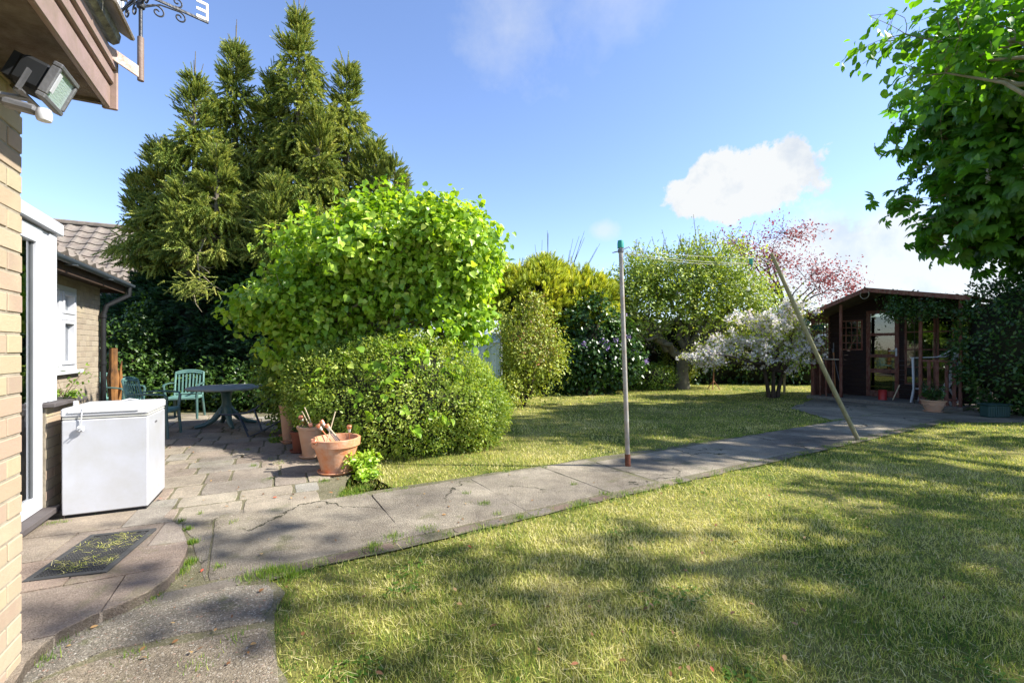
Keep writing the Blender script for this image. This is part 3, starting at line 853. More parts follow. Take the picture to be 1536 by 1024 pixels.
# curtains and dim room behind the glass
cm = MB(); k = 70
vs = []
for i in range(k + 1):
    u_ = 4.0 + .64 * i / k; vv = VD - .13 + .02 * math.sin(i * 1.1) + .01 * math.sin(i * .37)
    vs += [UV(u_, vv, .12), UV(u_, vv, 2.2)]
cm.add(vs, [(2 * i, 2 * i + 2, 2 * i + 3, 2 * i + 1) for i in range(k)], smooth=True)
cm.build('curtain', curtain_m, house, world=True)
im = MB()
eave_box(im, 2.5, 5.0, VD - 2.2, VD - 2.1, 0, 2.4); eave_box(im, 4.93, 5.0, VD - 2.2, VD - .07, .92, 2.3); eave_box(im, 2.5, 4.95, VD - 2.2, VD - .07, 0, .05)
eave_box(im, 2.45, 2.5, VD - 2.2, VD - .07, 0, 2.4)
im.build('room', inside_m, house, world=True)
# white corner panels, top beam, sills, dwarf wall
pm = MB()
eave_box_b(pm, 4.803, 4.90, VD - .08, VD - .006, .93, 2.28); eave_box_b(pm, 4.903, 5.03, VD - .09, VD + .008, .93, 2.28)
eave_box_b(pm, 4.86, 5.028, VD - 1.0, VD - .093, .93, 2.27)
pm.bar(UV(2.6, VD - .03, 2.385), UV(5.08, VD - .03, 2.335), .13, .10, bevel=.006)
pm.bar(UV(2.6, VD - .55, 2.42), UV(5.06, VD - .55, 2.36), .9, .04, bevel=.006)
pm.build('door_surround', upvc, house, world=True)
sm = MB(); eave_box_b(sm, 2.6, 4.86, VD - .05, VD + .085, .075, .118); sm.build('door_sill', sill_m, house, world=True)
mb = brick_wall('dwarf_wall', 4.815, 5.42, VD + .015, .0, .895, brick_m, thick=.11)
mb.build('dwarf_wall', [brick_m, mortar_m], house, world=True)
m_ = MB(); eave_box(m_, 2.6, 4.81, VD - .06, VD - .0, 0.0, .074); m_.build('plinth', mortar_m, house, world=True)
sm = MB(); eave_box_b(sm, 4.79, 5.46, VD - .14, VD + .075, .897, .928); sm.build('wall_cap', sill_m, house, world=True)
# rear wing wall with window
VW = -2.6
wu0, wu1, wz0, wz1 = 7.2, 8.62, 1.06, 2.2
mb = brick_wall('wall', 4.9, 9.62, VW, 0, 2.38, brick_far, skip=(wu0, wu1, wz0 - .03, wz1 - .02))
mb.m = mb.m
mw = MB()
wall2 = mb
# carve the mortar backing: rebuild it in four pieces round the opening
nface = len(wall2.f) - 6
wall2.f = wall2.f[:nface]; wall2.m = wall2.m[:nface]; wall2.sm = wall2.sm[:nface]
def addbox(mb, u0, u1, v0, v1, z0, z1, mi): mb.box(UV((u0 + u1) / 2, (v0 + v1) / 2, (z0 + z1) / 2), (u1 - u0, v1 - v0, z1 - z0), rot=AX + math.pi / 2, mi=mi)
for (a, b, z0, z1) in ((4.9, wu0, 0, 2.38), (wu1, 9.61, 0, 2.38), (wu0, wu1, 0, wz0), (wu0, wu1, wz1, 2.38)):
    addbox(wall2, a, b, VW - .10, VW - .004, z0, z1, 1)
addbox(wall2, 9.5, 9.61, VW - 4, VW - .102, 0, 2.38, 1)
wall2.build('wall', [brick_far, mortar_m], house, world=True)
wm = MB()
for (a, b, z0, z1) in ((wu0, wu1, wz0, wz0 + .07), (wu0, wu1, wz1 - .07, wz1)): eave_box_b(wm, a, b, VW - .08, VW + .012, z0, z1)
for a in (wu0, 7.66, 8.06, wu1 - .07): eave_box_b(wm, a, a + .07, VW - .08, VW + .012, wz0 + .071, wz1 - .071)
eave_box_b(wm, 8.131, wu1 - .071, VW - .07, VW + .02, 1.74, 1.82)
for (z0, z1) in ((wz0 + .075, 1.735), (1.825, wz1 - .075)):
    for (a, b, c, d) in ((8.135, 8.18, z0, z1), (wu1 - .12, wu1 - .075, z0, z1), (8.182, wu1 - .122, z0, z0 + .045), (8.182, wu1 - .122, z1 - .045, z1)):
        eave_box_b(wm, a, b, VW - .06, VW + .03, c, d)
win = wm.build('window', upvc, house, world=True)
gm = MB(); eave_box(gm, wu0 + .05, wu1 - .05, VW - .045, VW - .040, wz0 + .05, wz1 - .05)
q = gm.build('pane', glass, house, world=True); q.parent = win
cm = MB(); vs = []
for i in range(k + 1):
    u_ = wu0 + (wu1 - wu0) * i / k; vv = VW - .16 + .018 * math.sin(i * 1.3)
    vs += [UV(u_, vv, wz0), UV(u_, vv, wz1)]
cm.add(vs, [(2 * i, 2 * i + 2, 2 * i + 3, 2 * i + 1) for i in range(k)], smooth=True)
q = cm.build('net_curtain', curtain_m, house, world=True); q.parent = win
sm = MB(); eave_box_b(sm, wu0 - .05, wu1 + .07, VW - .02, VW + .07, wz0 - .05, wz0 - .002); q = sm.build('sill', upvc, house, world=True); q.parent = win
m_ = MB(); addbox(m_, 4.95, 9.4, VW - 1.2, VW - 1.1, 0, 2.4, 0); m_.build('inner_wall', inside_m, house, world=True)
# eaves of the rear wing: soffit, fascia, half-round gutter, downpipe, roof
VE = -2.30
m_ = MB(); eave_box(m_, 4.95, 9.74, VE - .36, VE - .02, 2.33, 2.35); eave_box(m_, 4.95, 9.76, VE - .02, VE, 2.27, 2.43)
eave_box(m_, 9.74, 9.76, VE - .36, VE - .021, 2.27, 2.43)
m_.build('eaves_board', dark_brown, house, world=True)
m_ = MB(); pts = []
for u_ in (4.95, 9.80):
    for i in range(7):
        a = math.pi * i / 6; pts.append(UV(u_, VE + .06 - .055 * math.cos(a), 2.42 - .055 * math.sin(a)))
m_.add(pts, [(i, i + 1, 7 + i + 1, 7 + i) for i in range(6)] + [tuple(range(7, 14))], smooth=True)
for u_ in (6.0, 7.3, 8.6): m_.bar(UV(u_ - .03, VE + .06, 2.362), UV(u_ + .03, VE + .06, 2.362), .12, .01)
m_.build('gutter', mat('grey_gutter', (.05, .065, .085), (.07, .085, .10), 5, .45), house, world=True)
m_ = MB(); m_.tube([UV(9.66, VE + .06, 2.37), UV(9.66, VE + .06, 2.24), UV(9.56, VW + .10, 2.05), UV(9.54, VW + .06, 1.9), UV(9.54, VW + .06, .05)], .036, 12)
for z_ in (1.85, 1.1): m_.tube([UV(9.54, VW + .06, z_), UV(9.54, VW + .06, z_ + .05)], .046, 12)
m_.build('downpipe', black_pl, house, world=True)
def tile_roof(name, origin, ax_along, ax_up, W, L, m, parent, tw=.30, th=.33):
    """interlocking pantiles as one heightfield of rows"""
    mb = MB(); nrow = int(L / th); nrm = ax_along.cross(ax_up).normalized()
    if nrm.z < 0: nrm = -nrm
    ncol = int(W / tw)
    for r_ in range(nrow):
        vs = []; fs = []; per = 6
        for ci in range(ncol * per + 1):
            t = (ci % per) / per
            hgt = .045 * (1 if t < .4 else (.0 if t > .55 else .4)) * (1 if t > .05 else .2)
            x_ = ci * tw / per
            jj = mnoise.noise(Vector((ci // per * 3.1, r_ * 2.7, 0))) * .006
            for s_, (a, hz) in enumerate(((r_ * th - .03, .034), (r_ * th - .03, .012 - .02), ((r_ + 1) * th, .0))):
                vs.append(origin + ax_along * x_ + ax_up * a + nrm * (hgt + jj + hz if s_ != 1 else hgt + jj - .02))
        m3 = 3
        for ci in range(ncol * per):
            a = ci * m3; b = a + m3
            fs.append((a, b, b + 2, a + 2)); fs.append((a + 1, b + 1, b, a))
        mb.add(vs, fs)
        # joints between neighbouring tiles
    return mb
pit = R(30)
upv = (-V * math.cos(pit) + Vector((0, 0, math.sin(pit))))
mb = tile_roof('roof', UV(4.9, VE + .03, 2.44), U, upv, 4.85, 3.4, tile_m, house)
mb.bar(UV(9.74, VE + .0, 2.46) , UV(9.74, VE, 2.46) + upv * 3.4, .10, .05)
mb.build('roof', tile_m, house, world=True)
m_ = MB(); m_.bar(UV(4.9, VE - .3, 2.50), UV(4.9, VE - 3, 4.06), .05, .3)
m_.build('verge_board', dark_brown, house, world=True)

# neighbour's roof beyond
nh = empty('neighbour_bungalow', UV(19.6, -8.5, 0), 'bungalow with grey brown pantile roof behind the spruces', 'house')
pit2 = R(37)
up2 = U * math.cos(pit2) + Vector((0, 0, math.sin(pit2)))
Lr = 4.70
mb = tile_roof('roof', UV(15.85, -19.0, 2.62), V, up2, 21, Lr, tile_m, nh, tw=.38, th=.40)
mb.bar(UV(15.85, -19.0, 2.62) + up2 * (Lr - .1), UV(15.85, 2.0, 2.62) + up2 * (Lr - .1), .24, .16, bevel=.04)
mb.build('roof', tile_m, nh, world=True)
m_ = MB(); m_.box(UV(19.4, -8.5, 1.3), (6.6, 20.4, 2.6), rot=AX + math.pi / 2); m_.build('wall', brick_far, nh, world=True)
m_ = MB(); m_.box(UV(15.83, -8.5, 2.55), (.03, 20.9, .16), rot=AX + math.pi / 2); m_.build('fascia', upvc, nh, world=True)
m_ = MB(); rp = UV(15.85, -18, 2.62) + up2 * Lr; tip = rp + V * 1.1; m_.tube([tip, tip + Vector((0, 0, .35))], .012, 6)
for i_ in range(4): m_.bar(tip + V * (i_ * .07 - .1) + Vector((0, 0, .33)) - U * .15, tip + V * (i_ * .07 - .1) + Vector((0, 0, .33)) + U * .15, .008, .008)
m_.build('aerial', mat('aluminium', (.35, .35, .36), None, 5, .4, metallic=.8), nh, world=True)

# ------------------------------------------------------------------ floodlight
metal_grey = mat('grey_painted_metal', (.17, .17, .18), (.11, .11, .12), 9, .45, .2, 60, metallic=.3)
fl = empty('floodlight', UV(2.08, -.90, 2.2), 'black halogen floodlight with glass face under the brown eaves', 'floodlight')
lc = Vector((-1.555, 1.56, 2.245)); tl = R(22)
wv = V * math.sin(tl) + Vector((0, 0, math.cos(tl)))      # up the lens
nv = V * math.cos(tl) - Vector((0, 0, math.sin(tl)))      # lens facing
axm = (U, nv, wv)
m_ = MB(); m_.box(lc - nv * .055, (.115, .085, .10), ax=axm, bevel=.012)
for i in range(7): m_.box(lc - nv * .10 + U * (i - 3) * .015, (.004, .03, .085), ax=axm)
m_.build('housing', black_pl, fl, world=True)
m_ = MB()
for (du, dw, su, sw) in ((0, .058, .142, .016), (0, -.058, .142, .016), (.064, 0, .014, .0995), (-.064, 0, .014, .0995)):
    m_.box(lc + U * du + wv * dw, (su, .026, sw), ax=axm, bevel=.003)
m_.box(lc + U * -.055 + nv * .014, (.016, .004, .07), ax=axm, mi=1)
m_.build('bezel', [metal_grey, upvc], fl, world=True)
lm, nt, out = new_mat('prismatic_glass')
b = N(nt, 'ShaderNodeBsdfPrincipled', {'Base Color': c4((.45, .56, .55)), 'Roughness': .12, 'Metallic': .35})
bn = N(nt, 'ShaderNodeBump', {'Strength': .5, 'Distance': .004, 'Height': noise(nt, N(nt, 'ShaderNodeMapping', {'Vector': opos(nt), 'Scale': (1, 1, 5)}).outputs[0], 45, 2)})
nt.links.new(bn.outputs[0], b.inputs['Normal']); nt.links.new(b.outputs[0], out.inputs[0])
m_ = MB(); m_.box(lc + nv * .002, (.115, .006, .10), ax=axm); m_.build('lens', lm, fl, world=True)
m_ = MB(); m_.bar(lc - nv * .05 - wv * .075, UV(2.02, -.94, 2.16), .03, .008); m_.bar(lc - nv * .05 - wv * .075 - U * .07, lc - nv * .05 - wv * .075 + U * .07, .02, .006)
m_.bar(lc - nv * .05 - wv * .075 - U * .07, lc - nv * .05 - U * .07, .02, .006); m_.box(UV(1.98, -.93, 2.17), (.09, .03, .09), rot=AX + math.pi / 2)
m_.build('bracket', metal_grey, fl, world=True)
m_ = MB(); sc_ = P(60, 172, 1.50); m_.lathe([(.0, -.02), (.018, -.019), (.021, -.010), (.021, .004), (.018, .018), (0.0, .019)], 20, sc_ + V * .01)
m_.bar(sc_ - V * .09 + Vector((0, 0, .022)), sc_ - V * .005 + Vector((0, 0, .01)), .040, .028, bevel=.008, mi=1)
m_.build('motion_sensor', [upvc, metal_grey], fl, world=True)

# ------------------------------------------------------------------ weather vane on its bracket
wvn = empty('weather_vane', Vector((-1.676, 2.055, 2.55)), 'black wrought iron weather vane with white letter arms on a rusty bracket', 'weather vane')
iron = mat('black_iron', (.035, .037, .04), (.07, .07, .075), 20, .5, .3, 80, metallic=.6)
rusty = mat('rusty_white_paint', (.46, .43, .40), (.36, .33, .30), 12, .7, .6, 70, dirt=(.30, .10, .05), dscale=18, damt=.85)
whitep = mat('white_letter_paint', (.8, .8, .8), (.7, .7, .7), 20, .5)
PX = Vector((-1.676, 2.055, 0))
m_ = MB(); b0 = Vector((-1.687, 1.87, 2.60)); m_.bar(b0, Vector((-1.676, 2.07, 2.60)), .006, .052, bevel=.002)
m_.build('bracket', rusty, wvn, world=True)
m_ = MB(); m_.tube([PX + Vector((0, 0, 2.565)), PX + Vector((0, 0, 2.76))], .0125, 14, mi=1); m_.tube([PX + Vector((0, 0, 2.74)), PX + Vector((0, 0, 3.35))], .0075, 12)
m_.lathe([(.0, -.02), (.015, -.012), (.018, 0), (.015, .012), (0, .02)], 14, PX + Vector((0, 0, 2.905)))
m_.lathe([(.0, -.03), (.012, -.028), (.013, .02), (0, .03)], 14, PX + Vector((0, 0, 2.965)))
m_.build('pole', [iron, mat('brown_pole_paint', (.16, .10, .08), (.20, .15, .12), 15, .6, .3)], wvn, world=True)
E1 = Vector((.677, .736, 0)); E2 = Vector((-.85, .525, 0)).normalized()
zz = 2.964
def spiral(mb, c, ax, r0, turns, a0, sgn, rt=.0035):
    pts = []; n = 26
    for i in range(n):
        t = i / (n - 1); a = a0 + sgn * turns * 2 * math.pi * t; r_ = r0 * (1 - .82 * t)
        pts.append(c + ax * (math.cos(a) * r_) + Vector((0, 0, math.sin(a) * r_)))
    mb.tube(pts, rt, 6); return pts
for (E, L) in ((E1, .262), (E2, .27), (-E1, .262), (-E2, .27)):
    m_ = MB(); a = PX + Vector((0, 0, zz)); m_.bar(a, a + E * L, .008, .012, bevel=.001); m_.build('arm', iron, wvn, world=True)
    m_ = MB()
    q = spiral(m_, a + E * .062 + Vector((0, 0, -.055)), E, .030, 1.3, R(150), -1)
    m_.tube([a + E * .005 + Vector((0, 0, -.01)), a + E * .012 + Vector((0, 0, -.05)), q[0] + Vector((0, 0, .002)), q[2]], .0035, 6)
    q = spiral(m_, a + E * .145 + Vector((0, 0, -.036)), E, .027, 1.3, R(110), -1)
    m_.tube([a + E * .012 + Vector((0, 0, -.06)), a + E * .07 + Vector((0, 0, -.018)), q[0]], .0035, 6)
    q = spiral(m_, a + E * .135 + Vector((0, 0, .03)), E, .024, 1.2, R(250), 1)
    m_.build('scroll', iron, wvn, world=True)
m_ = MB(); e = PX + Vector((0, 0, zz + .006)) + E1 * .262
m_.bar(e + E1 * -.006, e + E1 * -.006 + Vector((0, 0, .085)), .006, .012)
for k_ in (.006, .042, .079): m_.bar(e + Vector((0, 0, k_)) + E1 * -.05, e + E1 * -.012 + Vector((0, 0, k_)), .006, .012)
m_.build('letter', whitep, wvn, world=True)
m_ = MB(); e = PX + Vector((0, 0, zz + .006)) + E2 * .255
m_.bar(e, e + Vector((0, 0, .085)), .006, .012); m_.bar(e - E2 * .05, e - E2 * .05 + Vector((0, 0, .085)), .006, .012); m_.bar(e - E2 * .007 + Vector((0, 0, .006)), e - E2 * .043 + Vector((0, 0, .079)), .006, .012)
m_.build('letter', whitep, wvn, world=True)

# ------------------------------------------------------------------ chest freezer
fz_m = mat('white_enamel', (.40, .41, .455), (.38, .39, .435), 2, .28, 0, spec=.5, dirt=(.30, .28, .23), dscale=4, damt=.35)
lid_m = mat('white_lid', (.49, .495, .52), (.47, .475, .50), 3, .3)
fa = R(27); fc0 = G(92, 780, .02); fr = G(222, 764, .02); fdir = (fr - fc0).normalized(); fW = (fr - fc0).length; fn = Vector((-fdir.y, fdir.x, 0)); fD = .555
fzc = fc0 + fdir * fW / 2 + fn * fD / 2; rz = math.atan2(fdir.y, fdir.x)
fz = empty('chest_freezer', Vector((fzc.x, fzc.y, .02)), 'white chest freezer with a white plug hanging over its front', 'freezer', rz=rz)
fH = .895
m_ = MB(); m_.box((0, 0, .03 + .745 / 2), (fW, fD, .745), bevel=.008); m_.build('cabinet', fz_m, fz)
m_ = MB(); m_.box((0, 0, .015), (fW - .03, fD - .03, .028)); m_.build('base', black_pl, fz)
m_ = MB(); m_.box((0, .0, .789), (fW - .006, fD - .006, .014)); m_.build('gasket', mat('seal', (.45, .45, .42), None, 5, .7), fz)
m_ = MB(); m_.box((0, 0, .797 + .035), (fW + .012, fD + .012, .070), bevel=.012); li = m_.build('lid', lid_m, fz)
m_ = MB(); m_.box((-.01, -fD / 2 - .009, .835), (fW * .82, .012, .016), bevel=.004); q = m_.build('handle', lid_m, fz); q.parent = li
m_ = MB(); m_.box((fW / 2 + .002, -.04, .70), (.004, .06, .015), bevel=.001); m_.build('badge', metal_grey, fz)
m_ = MB(); m_.box((fW / 2 + .003, .10, .19), (.006, .09, .14), bevel=.003); m_.tube([(fW / 2 + .005, .10, .17), (fW / 2 + .012, .10, .17)], .018, 14); m_.build('control_panel', mat('cream_plastic', (.62, .62, .55), None, 5, .4), fz)
m_ = MB()
m_.tube([(.09, .20, .872), (.03, .19, .885), (-.02, .10, .873), (-.09, -.10, .873), (-.125, -.24, .872), (-.138, -.284, .868), (-.142, -.296, .84), (-.148, -.292, .78), (-.15, -.291, .735)], .0042, 8)
cd = m_.build('power_cord', upvc, fz)
m_ = MB(); m_.box((-.15, -.300, .705), (.045, .022, .048), bevel=.008); m_.box((-.15, -.322, .708), (.008, .022, .004), mi=1); m_.box((-.162, -.322, .695), (.006, .02, .004), mi=1); m_.box((-.138, -.322, .695), (.006, .02, .004), mi=1)
q = m_.build('plug', [upvc, metal_grey], fz); q.parent = cd
m_ = MB(); m_.box((-fW / 2 - .012, .02, .80), (.018, .06, .20), bevel=.004); m_.build('hinge', upvc, fz)

# weeds growing on the dwarf wall cap
wc = UV(5.25, -1.66, .928)
we = empty('wall_weed', wc, 'thin brown stemmed weed sprouting on the dwarf wall beside the freezer', 'weed')
m_ = MB()
tips = []
for i in range(9):
    a = random.uniform(0, 6.28); L = random.uniform(.08, .32); t = wc + Vector((math.cos(a) * L * .8, math.sin(a) * L * .5, L * random.uniform(.4, 1)))
    m_.tube([wc, wc.lerp(t, .5) + Vector((0, 0, .02)), t], [.002, .0015, .001], 4); tips.append(t)
m_.build('stem', mat('brown_stem', (.22, .12, .08), None, 5, .8), we, world=True)
leaf_lime = leaf_mat('lime_leaf', [(0, (.09, .19, .012)), (.35, (.21, .38, .026)), (.7, (.38, .55, .06)), (1, (.66, .72, .20))], .45, (1.35, 1.25, .35), .38, .45)
leaf_mid = leaf_mat('mid_leaf', [(0, (.05, .12, .014)), (.4, (.12, .23, .028)), (.75, (.23, .34, .05)), (1, (.38, .46, .12))], .4, (1.4, 1.25, .4), .42, .4)
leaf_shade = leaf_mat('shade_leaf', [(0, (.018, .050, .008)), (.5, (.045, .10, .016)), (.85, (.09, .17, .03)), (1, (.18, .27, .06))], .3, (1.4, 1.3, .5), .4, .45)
leaf_dark = leaf_mat('dark_leaf', [(0, (.014, .042, .008)), (.5, (.034, .09, .016)), (.85, (.07, .15, .03)), (1, (.17, .27, .08))], .3, (1.4, 1.3, .5), .35, .5)
cp = np.array([tuple(wc + Vector((random.uniform(-.1, .15), random.uniform(-.05, .05), .03))) for _ in range(25)] + [tuple(t) for t in tips])
foliage('leaves', [clusters(cp, np.tile([0, 0, 1.], (len(cp), 1)), 5, .015, .035, T_OVAL, droop=.2)], [leaf_mid], we)

# ------------------------------------------------------------------ door mat
dm = [G(36, 872, .08), G(136, 803, .08), G(234, 792, .08), G(158, 856, .08)]
mc = sum(dm, Vector()) / 4; mc.z = .070
mu = ((dm[1] - dm[0]) + (dm[2] - dm[3])).normalized(); mu.z = 0; mv = Vector((mu.y, -mu.x, 0))
mat_e = empty('door_mat', mc, 'black honeycomb rubber door mat with dry grass caught in it', 'mat', rz=math.atan2(mu.y, mu.x))
rub = mat('black_rubber', (.030, .030, .032), (.05, .05, .05), 12, .75, .3)
m_ = MB(); Lm, Wm = .66, .38
m_.box((0, 0, .002), (Lm, Wm, .003))
for (a, b, c, d) in ((0, Wm / 2 - .015, Lm, .03), (0, -Wm / 2 + .015, Lm, .03), (Lm / 2 - .015, 0, .03, Wm - .062), (-Lm / 2 + .015, 0, .03, Wm - .062)): m_.box((a, b, .0095), (c, d, .011), bevel=.003)
nx, ny = 26, 14
for i in range(nx):
    for j in range(ny):
        cx_ = -Lm / 2 + .04 + (i + (.5 if j % 2 else 0)) * (Lm - .08) / nx; cy_ = -Wm / 2 + .04 + j * (Wm - .08) / (ny - 1); q0 = .012
        pr = [(cx_ + q0 * math.cos(k_ * math.pi / 3), cy_ + q0 * math.sin(k_ * math.pi / 3)) for k_ in range(6)]
        pi_ = [(cx_ + (a - cx_) * .68, cy_ + (b - cy_) * .68) for a, b in pr]
        vs = [(a, b, .004) for a, b in pr] + [(a, b, .012) for a, b in pr] + [(a, b, .012) for a, b in pi_] + [(a, b, .004) for a, b in pi_]
        fs = []
        for L_ in range(3):
            for k_ in range(6): fs.append((L_ * 6 + k_, L_ * 6 + (k_ + 1) % 6, (L_ + 1) * 6 + (k_ + 1) % 6, (L_ + 1) * 6 + k_))
        m_.add(vs, fs)
m_.build('rubber_grid', rub, mat_e)
n = 900
pos = np.stack([(rng.random(n) - .5) * .58, (rng.random(n) - .5) * .32, .010 + rng.random(n) * .006], 1); a = rng.random(n) * 6.28
kp = lump(pos, 14, 2) + rng.random(n) > .35; pos = pos[kp]; a = a[kp]; n = len(pos)
Yd = np.stack([np.cos(a), np.sin(a), rng.normal(size=n) * .15], 1); X, Y, Z = frames(Yd, np.tile([0, 0, 1.], (n, 1)))
foliage('grass_clippings', [(T_BLADE, pos, X, Y, Z, np.stack([np.full(n, .0028), .02 + rng.random(n) * .04, np.full(n, .01)], 1), .35 + rng.random(n) * .6, 0)], [grass_m], mat_e, world=False)
mat_e.children[-1]['kind'] = 'stuff'

# ------------------------------------------------------------------ garden table and chairs
green_pl = mat('dark_green_plastic', (.030, .085, .085), (.045, .11, .105), 6, .38, .1, 30, spec=.5, dirt=(.16, .19, .16), dscale=8, damt=.35)
green_fade = mat('faded_green_plastic', (.075, .17, .155), (.13, .24, .215), 7, .5, .1, 30)
tc_ = Vector((-4.92, 7.85, .022))
tb = empty('garden_table', tc_, 'round dark green plastic garden table on the patio', 'table')
m_ = MB(); m_.lathe([(0, .642), (.55, .642), (.575, .635), (.59, .65), (.59, .668), (.575, .678), (0, .680)], 48)
m_.build('tabletop', mat('dirty_table_top', (.22, .26, .26), (.15, .18, .185), 9, .6, .2, 40, dirt=(.28, .26, .21), dscale=14, damt=.7), tb)
m_ = MB(); m_.lathe([(.10, .20), (.085, .28), (.07, .42), (.08, .56), (.13, .641)], 20); m_.build('pedestal', green_pl, tb)
for k_ in range(4):
    a = R(215 + 90 * k_ + 8); m_ = MB(); dd = Vector((math.cos(a), math.sin(a), 0))
    m_.tube([dd * .03 + Vector((0, 0, .34)), dd * .10 + Vector((0, 0, .24)), dd * .20 + Vector((0, 0, .12)), dd * .32 + Vector((0, 0, .05)), dd * .46 + Vector((0, 0, .025))], [.05, .055, .045, .036, .026], 10)
    m_.build('leg', green_pl, tb)

def make_chair(loc, rz, label, m1, m2, tilt=0):
    """plastic armchair with a slatted back; faces local +y"""
    e = empty('garden_chair', loc, label, 'chair', 'green plastic chairs round the patio table', rz)
    m_ = MB(); m_.box((0, .02, .415), (.46, .46, .022), bevel=.009); m_.box((0, .245, .395), (.47, .03, .05), bevel=.01)
    m_.box((-.225, .02, .395), (.02, .44, .045), bevel=.006); m_.box((.225, .02, .395), (.02, .44, .045), bevel=.006); m_.build('seat', m2, e)
    m_ = MB()
    B0, B1 = Vector((0, -.20, .42)), Vector((0, -.30, .90))
    def bk(x, t): 
        p_ = B0.lerp(B1, t); return Vector((x, p_.y + .03 * (1 - (x / .25) ** 2) * -1, p_.z))
    top = [bk(x_, .93 + .07 * (1 - (x_ / .23) ** 2)) for x_ in np.linspace(-.23, .23, 9)]
    m_.tube([bk(-.23, .0), bk(-.235, .5)] + top + [bk(.235, .5), bk(.23, .0)], .018, 8, squash=1.0)
    m_.tube([bk(x_, .86 + .06 * (1 - (x_ / .23) ** 2)) for x_ in np.linspace(-.21, .21, 7)], .022, 8)
    m_.tube([bk(x_, .06) for x_ in np.linspace(-.21, .21, 5)], .018, 8)
    for i in range(7):
        x_ = -.165 + i * .055
        m_.bar(bk(x_, .06), bk(x_ * 1.08, .88), .026, .008)
    m_.build('backrest', m2, e)
    for sx in (-1, 1):
        m_ = MB(); m_.tube([(sx * .235, -.235, .655), (sx * .275, -.10, .665), (sx * .285, .10, .66), (sx * .275, .23, .645), (sx * .265, .262, .60)], [.016, .024, .027, .024, .018], 8, squash=.6)
        m_.build('armrest', m1, e)
        m_ = MB(); m_.tube([(sx * .268, .255, .62), (sx * .245, .235, .40), (sx * .262, .265, 0)], [.020, .026, .020], 8); m_.build('leg', m1, e)
        m_ = MB(); m_.tube([(sx * .225, -.20, .42), (sx * .25, -.29, 0)], [.026, .020], 8); m_.build('leg', m1, e)
    return e
def face(dx, dy): return math.atan2(dy, dx) - math.pi / 2
make_chair(Vector((-6.28, 8.75, .022)), face(.35, -.94), 'faded green plastic armchair facing forward left of the round table', green_pl, green_fade)
make_chair(Vector((-5.42, 6.89, .022)), face(.95, .32), 'dark green plastic armchair nearest the white freezer, seen from the side', green_pl, green_fade)
make_chair(Vector((-6.95, 8.05, .022)), face(.9, .1), 'green plastic armchair mostly hidden behind others by the rotten post', green_pl, green_fade)

# folding lounger beside the table
lg = empty('folding_lounger', P(375, 655, 7.0), 'low dark blue folding lounger right of the round table', 'lounger')
lgm = mat('navy_frame', (.018, .03, .05), (.03, .045, .07), 6, .4)
lz = lambda px, py, d=7.0: P(px, py, d)
for dd in (6.85, 7.35):
    m_ = MB(); m_.tube([lz(329, 621, dd), lz(345, 622, dd), lz(370, 619, dd), lz(383, 613, dd), lz(400, 600, dd), lz(416, 589, dd)], [.014] * 6, 8); m_.build('side_rail', lgm, lg, world=True)
    m_ = MB(); m_.tube([lz(356, 618, dd), lz(373, 655 - (dd - 6.85) * 10, dd)], .013, 8); m_.build('leg', lgm, lg, world=True)
    m_ = MB(); m_.tube([lz(381, 614, dd), lz(388, 632, dd), lz(393, 646, dd)], .015, 8); m_.build('leg', lgm, lg, world=True)
    m_ = MB(); m_.tube([lz(373, 655 - (dd - 6.85) * 10, dd), lz(395, 645, dd), lz(422, 630, dd)], .013, 8); m_.build('base_rail', lgm, lg, world=True)
m_ = MB()
keys = [(331, 620.5), (345, 621.5), (370, 618), (383, 612), (400, 599), (415, 588)]
for a, b in zip(keys[:-1], keys[1:]):
    for t in (0, .33, .66):
        px_ = a[0] + (b[0] - a[0]) * t; py_ = a[1] + (b[1] - a[1]) * t
        m_.bar(lz(px_, py_, 6.86), lz(px_ + 1, py_, 7.34), .05, .006)
m_.build('slats', lgm, lg, world=True)

# rotten orange post by the downpipe
rp_ = P(170, 640, 7.9); rp_.z = 0
m_ = MB(); pts = [rp_ + Vector((mnoise.noise(Vector((i, 0, 3))) * .06, 0, i * .17)) for i in range(9)]
m_.tube(pts, [.055 + .07 * abs(mnoise.noise(Vector((i * 1.3, 5, 1)))) for i in range(9)], 9)
m_.tube([q + Vector((.09 + .05 * mnoise.noise(Vector((q.z * 7, 1, 2))), .05, -.05)) for q in pts[:8]], [.05, .035, .05, .03, .045, .03, .02, .01], 7)
tag(m_.build('rotten_post', mat('rotten_wood', (.34, .15, .04), (.04, .02, .01), 7, .9, .9, 14, stretch=(1, 1, .4))), 'rotten orange brown timber post beside the black downpipe', 'post')

